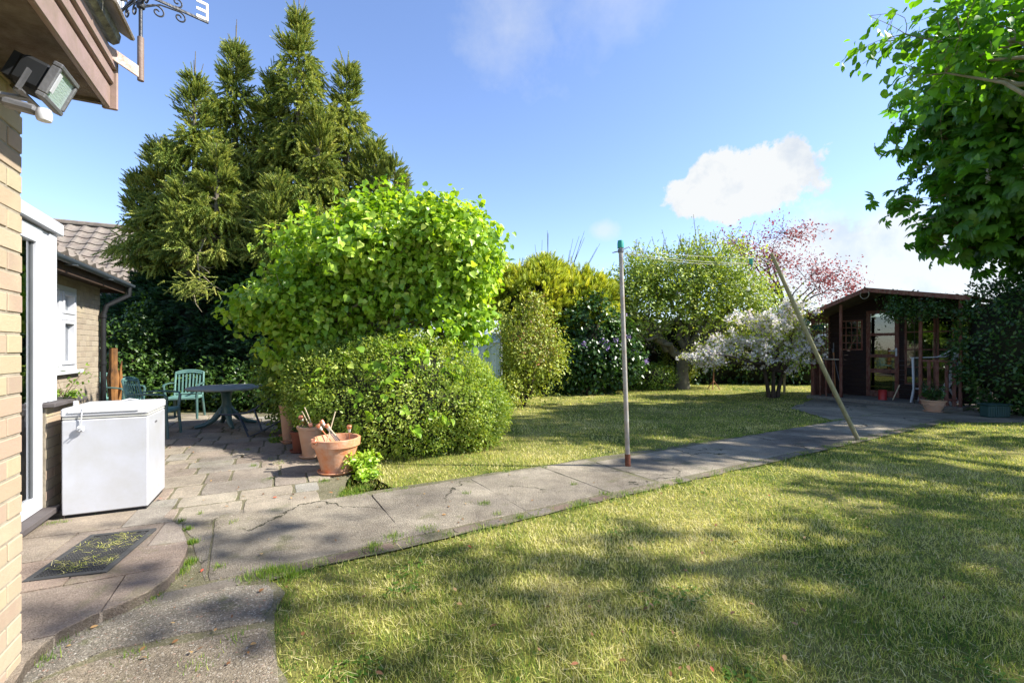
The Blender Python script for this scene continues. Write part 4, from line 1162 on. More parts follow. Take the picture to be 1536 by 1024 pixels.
# ------------------------------------------------------------------ pots
terra = mat('terracotta', (.55, .21, .085), (.44, .15, .06), 5, .75, .25, 50, dirt=(.55, .40, .30), dscale=6, damt=.75)
terra_pale = mat('pale_terracotta', (.52, .30, .19), (.44, .24, .14), 5, .8, .2, 50, dirt=(.45, .40, .32), dscale=6, damt=.4)
terra_dark = mat('dark_terracotta', (.20, .055, .03), (.12, .035, .02), 5, .6, .2, 50)
soil = mat('potting_soil', (.045, .03, .02), (.09, .065, .04), 30, 1, .9, 60)
def pot(name, loc, rt, rb, h, m, label, rim=.07, saucer=True, cat='plant pot', group=None, rimw=.02, msauc=None):
    e = empty(name, loc, label, cat, group)
    z0 = .018 if saucer else 0
    m_ = MB(); m_.lathe([(0, z0), (rb, z0), (rb + (rt - rimw - rb) * .5, z0 + (h - rim) * .5), (rt - rimw, h - rim), (rt - rimw + .004, h - rim + .002), (rt, h - rim + .004), (rt + .006, h - .004), (rt, h), (rt - .022, h), (rt - .03, h - .03), (rt - .05, h * .72), (0, h * .70)], 40, wob=.004)
    m_.build('bowl', m, e)
    m_ = MB(); m_.lathe([(0, h * .70 + .004), (rt - .06, h * .70 + .004), (rt - .05, h * .70 + .010)], 24); m_.build('soil', soil, e)
    if saucer:
        m_ = MB(); m_.lathe([(0, 0), (rb + .025, 0), (rb + .045, .022), (rb + .040, .028), (rb + .03, .016), (0, .014)], 36); m_.build('saucer', msauc or m, e)
    return e
gb = G(498, 715); bp = Vector((gb.x, gb.y + .12, .024))
pot('flower_pot', bp, .245, .150, .372, terra, 'large orange terracotta pot holding copper solar lights, nearest the lawn', rim=.085)
gb = G(463, 690); tp = Vector((gb.x, gb.y + .08, .024))
pot('flower_pot', tp, .165, .10, .385, terra_pale, 'tall pale terracotta pot behind the large orange pot', rim=.04, rimw=.012)
gb = G(447, 683); p3 = Vector((gb.x - .02, gb.y + .12, .024))
pot('flower_pot', p3, .125, .09, .27, terra_dark, 'small dark brown pot left of the pale tall pot', rim=.04, rimw=.01)
p4 = Vector((-2.72, 6.15, .024)); pot('flower_pot', p4, .16, .10, .40, terra, 'orange pot half hidden behind the pale tall pot', rim=.05, rimw=.012)
p5 = Vector((-3.22, 6.55, .024)); pot('flower_pot', p5, .12, .07, .52, terra_pale, 'slim pale pot farthest back beside the lounger', rim=.03, rimw=.008)
for i_, (sx_, sy_, sl_) in enumerate(((427, 657, 'empty terracotta saucer left of the dark brown pot'), (432, 667, 'small terracotta saucer lying nearest the dark brown pot'))):
    g_ = G(sx_, sy_); m_ = MB(); m_.lathe([(0, 0), (.06, 0), (.085, .03), (.078, .034), (.06, .012), (0, .010)], 28)
    o = m_.build('pot_saucer', terra); o.location = (g_.x, g_.y, .024); tag(o, sl_, 'saucer', 'terracotta saucers by the pots')
copper = mat('copper', (.72, .30, .17), (.62, .24, .13), 8, .35, metallic=.7)
clearp = mat('milky_plastic', (.70, .66, .58), None, 6, .3)
def solar(base, top, label):
    base, top = Vector(base), Vector(top); d = (top - base).normalized()
    e = empty('solar_light', base, label, 'garden light', 'copper solar lights in the pots')
    m_ = MB(); m_.tube([base, top - d * .04], .006, 8); m_.build('stake', metal_grey if random.random() < .3 else copper, e, world=True)
    m_ = MB(); m_.lathe([(0, -.045), (.010, -.045), (.017, -.010), (.017, 0)], 14, top, axis=d); m_.build('lens', clearp, e, world=True)
    m_ = MB(); m_.lathe([(0, 0), (.024, 0), (.025, .030), (.020, .034), (0, .034)], 18, top, axis=d); m_.build('cap', copper, e, world=True)
zb = bp.z + .27
for (bx, by, px_, py_, d_, lab) in ((.15, -.02, 524, 642, 4.85, 'copper solar light upright at the right rim of the large orange pot'),
                                   (-.05, .08, 479, 640, 4.92, 'copper solar light leaning left in the large orange pot'),
                                   (-.02, .12, 484, 634, 5.02, 'tallest copper solar light, behind the leaning ones in the large pot'),
                                   (.06, .0, 492, 640, 4.88, 'copper solar light right of the leaning cane in the large pot'),
                                   (-.13, -.10, 472, 663, 4.70, 'copper solar light fallen over the left rim of the large pot')):
    solar(bp + Vector((bx, by, .27)), P(px_, py_, d_), lab)
solar(tp + Vector((0, .02, .28)), P(466, 638, 5.45), 'copper solar light standing in the tall pale pot')
solar(tp + Vector((-.05, .06, .28)), P(452, 627, 5.5), 'copper solar light leaning out of the tall pale pot at left')
cane = mat('bleached_cane', (.62, .52, .36), (.50, .41, .28), 20, .7)
for (a, b, lab) in ((tp + Vector((.03, .0, .28)), P(453, 617, 5.42), 'bleached cane leaning left in the tall pale pot, shorter one'), (tp + Vector((.06, -.02, .28)), P(457, 611, 5.40), 'bleached cane leaning left in the tall pale pot, longer one'),
                    (bp + Vector((-.10, -.05, .27)), P(503, 617, 4.9), 'bleached cane leaning right across the large orange pot'), (bp + Vector((.10, -.02, .27)), P(493, 640, 4.8), 'short bleached cane leaning left in the large orange pot')):
    m_ = MB(); m_.tube([a, a.lerp(b, .5), b], [.0075, .007, .006], 8); tag(m_.build('bamboo_cane', cane), lab, 'cane', 'canes stuck in the pots')
def potplant(base, n, rad, h, label, m, T=T_OVAL, size=.05):
    e = empty('pot_plant', base, label, 'plant'); mb = MB(); pts = []
    for i in range(n):
        a = random.uniform(0, 6.28); t = Vector(base) + Vector((math.cos(a) * rad * random.random(), math.sin(a) * rad * random.random(), h * random.uniform(.4, 1)))
        mb.tube([base, Vector(base).lerp(t, .5) + Vector((0, 0, .02)), t], [.003, .002, .0015], 4); pts += [tuple(Vector(base).lerp(t, s)) for s in (.5, .75, 1)]
    mb.build('stem', bark_dark, e, world=True); cp = np.array(pts)
    foliage('leaves', [clusters(cp, unit(cp - np.array(base) + 1e-3), 6, .02, size, T, droop=.2)], [m], e)
potplant(tp + Vector((0, 0, .27)), 14, .14, .16, 'sparse green plant growing in the tall pale pot', leaf_mid, size=.03)
potplant(p4 + Vector((0, 0, .30)), 20, .25, .30, 'leafy plant spilling from the half hidden orange pot', leaf_mid)
potplant(p5 + Vector((0, 0, .40)), 18, .22, .28, 'small plant in the slim pale pot', leaf_mid)
potplant(p3 + Vector((0, 0, .2)), 10, .10, .10, 'tiny plant in the small dark brown pot', leaf_dark, size=.03)
potplant(Vector((-1.62, 4.95, 0)), 34, .20, .22, 'bright lime weed at the foot of the large orange pot', leaf_lime, size=.055)
potplant(Vector((-1.50, 4.70, 0)), 18, .14, .08, 'low lime leaves spreading on the lawn before the orange pot', leaf_lime, size=.05)
potplant(G(418, 664), 22, .16, .06, 'low green weed on the patio before the lounger', leaf_mid, size=.03)

# ------------------------------------------------------------------ clothes line
cp0 = G(942, 701); cpole = empty('clothes_post', cp0, 'upright grey metal clothes post with green cap at path edge', 'clothes post')
topc = P(931, 372, 5.20)
gal = mat('galvanised', (.40, .38, .35), (.30, .28, .26), 12, .55, .15, 60, metallic=.25, dirt=(.26, .17, .10), dscale=12, damt=.5)
rust = mat('rust', (.20, .07, .035), (.10, .035, .02), 20, .9, .5, 60)
m_ = MB(); m_.tube([cp0.lerp(topc, .055), cp0.lerp(topc, .5), topc], [.027, .026, .024], 16); m_.build('pole', gal, cpole, world=True)
m_ = MB(); m_.tube([cp0 - Vector((0, 0, .02)), cp0.lerp(topc, .062)], .032, 16); m_.build('socket', rust, cpole, world=True)
m_ = MB(); dtop = (topc - cp0).normalized(); m_.lathe([(0, 0), (.037, 0), (.036, .05), (.031, .085), (.0, .09)], 18, topc + dtop * .0, axis=dtop); m_.build('cap', mat('green_cap', (.02, .30, .23), (.015, .24, .19), 6, .45), cpole, world=True)
m_ = MB(); c_ = topc - dtop * .03; m_.tube([c_ + Vector((-.10, -.03, -.03)), c_, c_ + Vector((.10, .03, .05)), c_ + Vector((.12, .03, .03))], .006, 8); m_.lathe([(0, -.02), (.034, -.02), (.034, .015), (0, .015)], 14, c_, axis=dtop); m_.build('hook', metal_grey, cpole, world=True)
pb, pt = G(1287, 659, 0.02), P(1157, 380, 6.3)
m_ = MB(); pts = [pb.lerp(pt, t) + Vector((0, 0, -.05 * math.sin(math.pi * t))) for t in np.linspace(0, 1, 8)]
m_.tube(pts, [.030, .031, .031, .030, .029, .028, .026, .022], 12)
m_.build('clothes_prop', mat('mossy_timber', (.30, .27, .14), (.20, .185, .09), 10, .85, .5, 40, dirt=(.40, .36, .25), dscale=9, damt=.5, stretch=(4, 4, .6)))
tag(bpy.data.objects['clothes_prop'], 'mossy timber clothes prop leaning left over the path', 'prop')
rope_m = mat('pale_rope', (.55, .52, .45), (.42, .40, .34), 30, .8)
end = P(1175, 388, 6.6)
for k_, (oz, sg, lab) in enumerate(((.0, .02, 'pale clothes line rope from the post to the prop, upper strand'), (-.03, .09, 'pale clothes line rope sagging below the upper strand'), (-.02, .055, 'pale clothes line rope between the upper and lowest strands'))):
    m_ = MB(); a = c_ + Vector((.05, .02, oz)); b = end + Vector((0, .02 * k_, -.02 * k_))
    m_.tube([a.lerp(b, t) + Vector((0, 0, -4 * sg * t * (1 - t))) for t in np.linspace(0, 1, 14)], .0027, 6)
    tag(m_.build('clothes_line', rope_m), lab, 'rope', 'clothes line strands')
m_ = MB(); q = c_.lerp(end, .76) + Vector((0, 0, -.06)); m_.box(q, (.05, .02, .09), bevel=.006); m_.box(q + Vector((.012, 0, -.05)), (.012, .018, .05))
tag(m_.build('clothes_peg', mat('green_peg', (.02, .25, .16), None, 5, .5)), 'green peg bundle clipped on the clothes line', 'peg')

# ------------------------------------------------------------------ bushes in the middle
def tree(name, base, label, cat, parts, leaf_mats, trunk_mb, bark_m, group=None, hull_mb=None):
    e = empty(name, base, label, cat, group)
    for i_, t_ in enumerate(trunk_mb if isinstance(trunk_mb, list) else [trunk_mb] if trunk_mb is not None else []): t_.build('stem' if isinstance(trunk_mb, list) else 'trunk', bark_m, e, world=True)
    foliage('crown', parts, leaf_mats, e)
    if hull_mb is not None: hull_mb.build('inner_blocker', core_m, e, world=True, smooth=True)  # added light-blocking hull behind the leaves
    return e
# lilac with heart shaped leaves
lil_blobs = [((-2.82, 7.15, 2.08), (1.02, 1.0, .66)), ((-2.32, 7.1, 2.74), (1.12, 1.1, .78)), ((-1.55, 7.1, 2.75), (1.15, 1.1, .95)), ((-.95, 7.1, 2.55), (.80, 1.0, .98)), ((-.80, 7.1, 2.95), (.62, .9, .55)), ((-1.6, 7.1, 3.1), (.8, .9, .55)), ((-3.75, 7.1, 2.02), (.55, .7, .40)), ((-2.75, 6.9, 1.45), (.8, .7, .55)), ((-2.95, 7.0, .95), (.45, .5, .5)), ((-1.9, 6.9, 1.62), (.8, .6, .35)), ((-1.3, 7.0, 1.75), (.9, .6, .45))]
cp, cn = blob_points(5600, lil_blobs, 1, .62, .34, 3.0)
keepm = ~((cp[:, 2] < 1.9) & (cp[:, 0] > -2.6) & (cp[:, 0] < -1.0) & (rng.random(len(cp)) < .88))
cp, cn = cp[keepm], cn[keepm]
flow_m = leaf_mat('white_blossom', [(0, (.62, .60, .60)), (1, (.82, .80, .80))], .3, (1, 1, 1), .6, .2)
fp = cp[rng.choice(len(cp), 16)] + rng.normal(size=(16, 3)) * .02
fl_n = np.tile([0, -1., .2], (16, 1))
parts = [clusters(cp, cn, 6, .070, .078, T_HEART, droop=.55, out=.45, jit=.75, tilt=.8), clusters(fp, fl_n, 14, .035, .02, T_FLOWER, 1)]
# shoots standing out of the top
sh = MB(); stp = []
for i in range(230):
    j = rng.integers(len(cp))
    if cn[j][2] < .3: continue
    a = Vector(cp[j]); t = a + Vector((random.uniform(-.08, .08), random.uniform(-.08, .08), random.uniform(.14, .40)))
    sh.tube([a, t], [.004, .002], 4); stp += [tuple(a.lerp(t, s)) for s in (.4, .7, 1)]
stp = np.array(stp); parts.append(clusters(stp, np.tile([0, 0, .4], (len(stp), 1)), 4, .02, .07, T_HEART, droop=.2))
stems = []
for bx_, by_ in ((-1.62, 7.0), (-2.3, 7.2), (-1.1, 7.25), (-2.75, 7.05), (-.85, 7.1)):
    tg = cp[rng.choice(len(cp), 16)]; tg = tg[np.argsort(np.abs(tg[:, 0] - bx_))[:10]]
    tm = MB(); stems.append(tm); b0 = Vector((bx_, by_, 1.55)); tm.tube([(bx_ + random.uniform(-.15, .15), by_ + .1, 0), (bx_, by_, .8), b0], [.075, .06, .055], 9)
    limbs(tm, b0, [tuple(Vector(b0).lerp(Vector(q), .92)) for q in tg], .045, 3, .0, seed=int(bx_ * 10) + 50)
tree('lilac_bush', Vector((-2, 7.1, 0)), 'large lime green lilac bush with heart shaped leaves behind the clipped dome', 'bush', parts, [leaf_lime, flow_m], stems, bark_pale)
with_lilac = [o for o in COL.objects if o.name.startswith('lilac_bush')][0]
shm = sh.build('shoots', bark_pale, with_lilac, world=True); shm['kind'] = 'stuff'

# clipped small-leaved dome
privet_m = leaf_mat('privet_leaf', [(0, (.10, .18, .02)), (.4, (.22, .33, .045)), (.75, (.42, .50, .10)), (1, (.62, .64, .22))], .45, (1.35, 1.25, .4), .42, .4, namt=.3)
dome = [((-1.50, 6.55, .55), (1.38, 1.25, 1.0)), ((-2.50, 6.75, .75), (.85, .85, .72)), ((-.75, 6.5, .42), (.72, .75, .72)), ((-2.0, 7.2, .9), (.9, .7, .7))]
cp, cn = blob_points(18500, dome, 4, .84, .11, 3.6, keep=lambda p: p[:, 2] > .01)
fp_ = clusters(cp, cn, 5, .030, .034, T_OVAL, droop=.0, out=.8, up=.3, jit=.8, tilt=.8)
# lilac suckers growing through
cs, cns = blob_points(60, [((-1.60, 6.4, .55), (1.15, 1.2, .95))], 2, .95, .05, keep=lambda p: (p[:, 1] < 6.2) & (p[:, 2] > .35) & (lump(p, 3.5, 5) > -.05))
suck = clusters(cs, cns, 6, .06, .075, T_HEART, 1, droop=.5)
tmd = MB(); limbs(tmd, (-1.5, 6.6, .1), [tuple(q) for q in cp[rng.choice(len(cp), 60)] * .9 + np.array([-.15, .66, .05])], .03, 14, 0)
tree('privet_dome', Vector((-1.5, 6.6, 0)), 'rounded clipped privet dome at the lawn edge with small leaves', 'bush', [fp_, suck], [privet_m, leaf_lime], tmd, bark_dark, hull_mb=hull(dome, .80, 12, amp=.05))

# ivy-ish dark shrub on the left flank, under the lilac
shb = [((-3.25, 7.2, .85), (.75, .6, .85)), ((-2.85, 6.9, .5), (.5, .5, .5))]
cp, cn = blob_points(1500, shb, 6, .75, .2, 3)
tms = MB(); limbs(tms, (-3.1, 7.2, .0), [tuple(q) for q in cp[:25]], .025, 6, 0)
tree('patio_shrub', Vector((-3.1, 7.1, 0)), 'loose mid green shrub between the lounger and the clipped dome', 'shrub', [clusters(cp, cn, 6, .05, .06, T_OVAL, droop=.3)], [leaf_mid], tms, bark_dark, hull_mb=hull(shb, .6))

# ------------------------------------------------------------------ spruces
spruce_m = leaf_mat('spruce_needles', [(0, (.045, .095, .02)), (.35, (.17, .235, .045)), (.75, (.36, .40, .085)), (1, (.58, .56, .18))], .22, (1.3, 1.2, .5), .5, .3, nscale=.8, namt=.2)
def spruce(name, leaders, label, seed, zlo=2.6):
    g = random.Random(seed)
    PO, YD, SC = [], [], []
    tm = MB()
    for (x0, y0, top, wid, ph) in leaders:
        tip = Vector((x0, y0, top))
        if wid > .79: tm.tube([tip, tip + Vector((.02, 0, .65))], [.014, .007], 5)
        for i in range(6 if wid > .79 else 0):
            a = i * 1.05; q = tip - Vector((0, 0, g.uniform(.0, .35))); t = q + Vector((math.cos(a) * .20, math.sin(a) * .20, g.uniform(.25, .5)))
            tm.tube([q, q.lerp(t, .4) + Vector((math.cos(a), math.sin(a), 0)) * .05, t], [.010, .009, .006], 5)
        if (x0, y0) in ((leaders[0][0], leaders[0][1]), (leaders[1][0], leaders[1][1])): tm.tube([(x0 + .1, y0 + .1, 0), (x0 + .05, y0 + .05, top * .35), (x0, y0, top * .7), tip], [.17, .12, .06, .008], 9)
        else: tm.tube([(leaders[0][0], leaders[0][1], zlo - .4), (x0 * .6 + leaders[0][0] * .4, y0, zlo + .1), (x0, y0, zlo + .8), tip], [.09, .08, .06, .008], 7)
        for i in range(3):   # terminal shoots
            a = g.uniform(0, 6.28); q = tip - Vector((0, 0, g.uniform(.15, .5))); t = q + Vector((math.cos(a) * .16, math.sin(a) * .16, .40))
            tm.tube([q, q.lerp(t, .5) + Vector((math.cos(a), math.sin(a), 0)) * .04, t], [.012, .010, .006], 5)
            for s in np.linspace(.15, .95, 5): PO.append(tuple(q.lerp(t, s))); YD.append(tuple(unit(np.array([math.cos(a) * .5, math.sin(a) * .5, 1])))); SC.append(.16)
        z = top - .15
        while z > zlo:
            dz = top - z
            R_ = min(wid * .92 + dz * .02, .06 + dz * .25) * (1 + .22 * math.sin(z * 2.3 + x0 * 3)) * (1 - .25 * max(0, (1 - (z - zlo) / 1.2)))
            nb = 4 if dz < 1 else 5
            for _ in range(nb):
                a = g.uniform(0, 6.283); L = R_ * g.uniform(.55, 1.12)
                if g.random() < .04: L *= 1.3
                dxy = Vector((math.cos(a), math.sin(a), 0)); rise = g.uniform(.15, .5) if dz < 2 else g.uniform(-.25, .5)
                b0 = Vector((x0, y0, z)); pts = []
                K = max(4, int(L / .22))
                for i in range(K + 1):
                    t = i / K
                    zz_ = rise * L * t - .32 * L * t * t * (1 if dz > 1.2 else .2) + .30 * L * max(0, t - .6)
                    pts.append(b0 + dxy * L * t + Vector((g.uniform(-.05, .05), g.uniform(-.05, .05), zz_ + g.uniform(-.05, .05))))
                tm.tube(pts, [max(.004, .022 * (1 - t_ / K)) for t_ in range(K + 1)], 4)
                perp = Vector((-dxy.y, dxy.x, 0))
                for i in range(1, K + 1):
                    t = i / K
                    if t < .22: continue
                    for sgn in (-1, 1, 0):
                        if sgn == 0 and i < K and g.random() < .4: continue
                        sub = L * .30 * (1.15 - t) + .10
                        d2 = (dxy * .7 + perp * sgn * .9 + Vector((0, 0, -.25 if dz > 1.5 else .35))).normalized()
                        m2 = max(1, int(sub / .17))
                        for j in range(m2 + 1):
                            q = pts[i] + d2 * sub * (j / max(1, m2))
                            for _k in range(1 if g.random() < .8 else 2):
                                hang = g.uniform(.0, 2.0) if dz > 1.2 else -.5
                                yd = (d2 * g.uniform(.5, 1) + dxy * .3 + Vector((g.uniform(-.5, .5), g.uniform(-.5, .5), -hang + g.uniform(-.2, .2)))).normalized()
                                PO.append(tuple(q + Vector((g.uniform(-.03, .03),) * 3))); YD.append(tuple(yd)); SC.append(g.uniform(.20, .38) * (.62 if dz < .9 else .8 if dz < 1.6 else 1))
                # upturned tip
                for s in range(2): PO.append(tuple(pts[-1])); YD.append(tuple((dxy * .8 + Vector((g.uniform(-.3, .3), g.uniform(-.3, .3), .5))).normalized())); SC.append(.24)
            z -= g.uniform(.13, .22) if dz > .8 else .14
    PO = np.array(PO); YD = np.array(YD); SC = np.array(SC); n = len(PO)
    print(name, 'twigs', n)
    X, Y, Z = frames(YD, rdir(n))
    r = np.clip(rng.random(n) * .7 + .15, 0, 1)
    tree(name, Vector((leaders[0][0], leaders[0][1], 0)), label, 'tree', [(T_FOX, PO, X, Y, Z, SC, r, 0)], [spruce_m], tm, bark)
DS = 11.0
def LD(px, py, d, wid): q = P(px, py, d); return (q.x, q.y, q.z, wid, 0)
spruce('spruce_tree', [LD(292, 120, 10.4, .85), LD(354, 68, 11.5, .80), LD(246, 215, 10.6, .62), LD(212, 262, 10.6, .50), LD(325, 215, 10.2, .75), LD(275, 270, 9.9, .65)], 'left spruce with two pointed tops beside the tiled roof', 21, 3.3)
spruce('spruce_tree', [LD(448, 20, 11.3, .95), LD(520, 96, 11.7, .72), LD(562, 210, 11.4, .62), LD(478, 170, 10.7, .75), LD(592, 240, 11.2, .40), LD(412, 108, 11.4, .60), LD(415, 260, 10.2, .65)], 'right and tallest spruce, rising behind the lilac bush', 22, 3.0)
# a long bare-ish side branch on each side comes from the random 1.35 limbs

# dead hanging twigs under the left spruce
dt = empty('dead_branch', P(330, 330, 10.0), 'bare grey dead branch hanging before the dark hedge', 'branch')
m_ = MB()
pts0 = [P(345, 345, 10.6), P(310, 352, 9.9), P(296, 385, 9.7), P(300, 420, 9.6), P(285, 440, 9.6)]
m_.tube(pts0, [.03, .022, .018, .013, .006], 6)
for i in range(14):
    a = pts0[1 + i % 3].lerp(pts0[2 + i % 3], random.random()); t = a + Vector((random.uniform(-.5, .5), random.uniform(-.3, .3), random.uniform(-.6, .1)))
    m_.tube([a, a.lerp(t, .5) + Vector((random.uniform(-.1, .1), 0, random.uniform(-.1, .15))), t], [.012, .008, .004], 5)
m_.build('stem', bark_pale, dt, world=True)
cp = np.array([tuple(P(random.gauss(290, 18), random.gauss(428, 8), 9.6 + random.uniform(-.2, .2))) for _ in range(130)])
Xf = rdir(len(cp)); yd = unit(rdir(len(cp)) * .6 + np.array([-.4, -.3, -.3])); X, Y, Z = frames(yd, Xf)
foliage('needles', [(T_FOX, cp, X, Y, Z, .2, rng.random(len(cp)) * .5 + .4, 0)], [spruce_m], dt)

# ------------------------------------------------------------------ dark conifer hedge behind the table
hedge_m = leaf_mat('leylandii', [(0, (.008, .030, .007)), (.5, (.020, .066, .015)), (.85, (.045, .12, .026)), (1, (.15, .24, .07))], .2, (1.3, 1.3, .6), .5, .35, nscale=.7, namt=.2)
def spray_parts(blobs, n, size, T=T_SPRAY, mi=0, seed=0, flat=.8, shell=.8, rough=.12, keep=None, up=0.0, k=3, spread=.06):
    cp, cn = blob_points(n, blobs, seed, shell, rough, 1.6, keep=keep)
    m = len(cp) * k; p = np.repeat(cp, k, 0) + rng.normal(size=(m, 3)) * spread; nn = np.repeat(cn, k, 0)
    y = unit(nn * .8 + rdir(m) * .55 + np.array([0, 0, up])); z = unit(np.array([0, 0, flat]) + rdir(m) * .6)
    X, Y, Z = frames(y, z); r = np.clip(np.repeat(rng.random(len(cp)), k) * .5 + rng.random(m) * .5, 0, 1)
    return (T, p, X, Y, Z, size * (.7 + .6 * rng.random(m)), r, mi)
hb = [((-8.9, 11.3, 1.3), (1.6, 1.1, 1.6)), ((-7.4, 11.2, 1.6), (1.6, 1.1, 2.4)), ((-5.9, 11.2, 1.7), (1.5, 1.1, 2.5)), ((-4.4, 11.2, 1.6), (1.5, 1.1, 2.3)), ((-8.0, 11.3, 2.2), (1.3, .9, 1.6)), ((-3.2, 11.4, 1.2), (1.4, 1.0, 1.7))]
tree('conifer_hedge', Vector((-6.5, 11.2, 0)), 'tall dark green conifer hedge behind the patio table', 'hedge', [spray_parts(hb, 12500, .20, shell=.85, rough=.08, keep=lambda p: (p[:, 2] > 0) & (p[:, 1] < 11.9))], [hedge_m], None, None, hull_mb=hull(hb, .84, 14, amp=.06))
# looser leafy shrubs in front of the hedge at left
for i_, (blobs, n_, lab) in enumerate(((
        [((-8.3, 9.7, .9), (.65, .6, 1.15)), ((-7.5, 9.9, .6), (.5, .5, .75)), ((-8.0, 9.9, 1.9), (.35, .4, .5))], 900, 'tall leafy shrub behind the green chairs next to the downpipe'),
        ([((-5.0, 9.9, .35), (1.4, .45, .5)), ((-6.3, 10.0, .45), (.7, .45, .6)), ((-3.7, 9.8, .5), (.9, .5, .6))], 1300, 'low leafy growth along the foot of the dark hedge'))):
    cp, cn = blob_points(n_, blobs, 10 + i_, .7, .25, 2.5, keep=lambda p: p[:, 2] > .02)
    tms = MB(); limbs(tms, (blobs[0][0][0], blobs[0][0][1], 0), [tuple(q) for q in cp[:26]], .02, 8, 0)
    tree('border_shrub', Vector((blobs[0][0][0], blobs[0][0][1], 0)), lab, 'shrub', [clusters(cp, cn, 6, .07, .085, T_OVAL, droop=.2, up=.4)], [leaf_shade], tms, bark_dark)

# ------------------------------------------------------------------ greenhouse
gh = empty('greenhouse', Vector((-1.4, 11.2, 0)), 'small aluminium greenhouse showing its glass roof between the bushes', 'greenhouse')
alu = mat('aluminium_bars', (.45, .46, .46), (.38, .39, .39), 8, .4, metallic=.6)
x0_, x1_, y0_, y1_, ze, zr = -2.7, -.28, 10.35, 12.0, 1.46, 2.0
ym = (y0_ + y1_) / 2
m_ = MB()
for xx in np.linspace(x0_, x1_, 5):
    m_.bar((xx, y0_, 0), (xx, y0_, ze), .03, .03); m_.bar((xx, y0_, ze), (xx, ym, zr), .03, .03); m_.bar((xx, y1_, 0), (xx, y1_, ze), .03, .03); m_.bar((xx, y1_, ze), (xx, ym, zr), .03, .03)
for (a, b) in (((x0_, y0_, ze), (x1_, y0_, ze)), ((x0_, ym, zr), (x1_, ym, zr)), ((x0_, y0_, .04), (x1_, y0_, .04)), ((x1_, y0_, ze), (x1_, y1_, ze)), ((x1_, y0_, .04), (x1_, y1_, .04)), ((x0_, y1_, ze), (x1_, y1_, ze)), ((x0_, y0_, .75), (x1_, y0_, .75))): m_.bar(a, b, .035, .035)
m_.build('frame', alu, gh, world=True)
ghg, nt, out = new_mat('greenhouse_glass')
pp_ = N(nt, 'ShaderNodeMapping', {'Vector': opos(nt), 'Rotation': (0, 0, .6), 'Scale': (14, 2.5, 1)}).outputs[0]
cg = ramp(nt, noise(nt, pp_, 1.2, 3), [(.35, (.42, .52, .53)), (.65, (.72, .78, .78))])  # pale streaks painted into the glass colour as its reflections
b = N(nt, 'ShaderNodeBsdfPrincipled', {'Base Color': cg, 'Roughness': .18, 'Specular IOR Level': .6})
t = N(nt, 'ShaderNodeBsdfTransparent'); mx = N(nt, 'ShaderNodeMixShader', {0: .75, 1: t.outputs[0], 2: b.outputs[0]}); nt.links.new(mx.outputs[0], out.inputs[0])
m_ = MB()
def pane(mb, q, th=.004):
    q = [Vector(v) for v in q]; nrm = (q[1] - q[0]).cross(q[2] - q[0]).normalized() * th
    mb.add(q + [v + nrm for v in q], [(3, 2, 1, 0), (4, 5, 6, 7), (0, 1, 5, 4), (1, 2, 6, 5), (2, 3, 7, 6), (3, 0, 4, 7)])
pane(m_, [(x0_, y0_ - .018, ze + .03), (x1_, y0_ - .018, ze + .03), (x1_, ym - .01, zr + .03), (x0_, ym - .01, zr + .03)])
pane(m_, [(x0_, y1_ + .01, ze + .03), (x0_, ym + .01, zr + .03), (x1_, ym + .01, zr + .03), (x1_, y1_ + .01, ze + .03)])
m_.build('roof', ghg, gh, world=True)
m_ = MB(); pane(m_, [(x0_, y0_ - .02, .06), (x1_, y0_ - .02, .06), (x1_, y0_ - .02, ze - .02), (x0_, y0_ - .02, ze - .02)]); pane(m_, [(x1_ + .02, y0_, .06), (x1_ + .02, y1_, .06), (x1_ + .02, y1_, ze), (x1_ + .02, y0_, ze)])
m_.build('wall', ghg, gh, world=True)

# ------------------------------------------------------------------ shrubs along the back
def shrub(name, cat, label, blobs, n, k, size, m, T=T_OVAL, seed=0, shell=.72, rough=.22, spread=.07, base=None, group=None, hull_k=.0, bark_m=bark_dark, rr=.03, nl=24, droop=.3, extra=None, mats=None, lumps=2.2, tz=0.0, tilt=.6, up=.2):
    cp, cn = blob_points(n, blobs, seed, shell, rough, lumps, keep=lambda p: p[:, 2] > .02)
    base = base or (blobs[0][0][0], blobs[0][0][1], 0)
    tms = MB(); b0 = Vector(base) + Vector((0, 0, tz))
    if tz: tms.tube([Vector(base), Vector(base).lerp(b0, .5) + Vector((.02, 0, 0)), b0], [rr * 1.3, rr * 1.1, rr], 10)
    limbs(tms, b0, [tuple(q) for q in cp[:nl]], rr * .8, max(4, nl // 4), .02, seed=seed + 3)
    parts = [clusters(cp, cn, k, spread, size, T, droop=droop, tilt=tilt, up=up)]
    if extra: parts += extra(cp, cn)
    return tree(name, Vector(base), label, cat, parts, mats or [m], tms, bark_m, group, hull(blobs, hull_k, 12) if hull_k else None), cp, cn
rose_m = leaf_mat('young_red_leaf', [(0, (.09, .12, .02)), (.45, (.22, .25, .05)), (.7, (.32, .26, .08)), (1, (.40, .14, .07))], .35, (1.3, 1.1, .5), .45)
def rose_extra(cp, cn):
    sel = (lump(cp, 2.2, 3) > .1) & (cp[:, 2] > .9); return [clusters(cp[sel], cn[sel], 5, .08, .055, T_OVAL, 1)]
yg = leaf_mat('yellow_green_leaf', [(0, (.12, .18, .02)), (.4, (.28, .36, .05)), (.8, (.46, .50, .10)), (1, (.60, .60, .2))], .35, (1.3, 1.2, .4), .45)
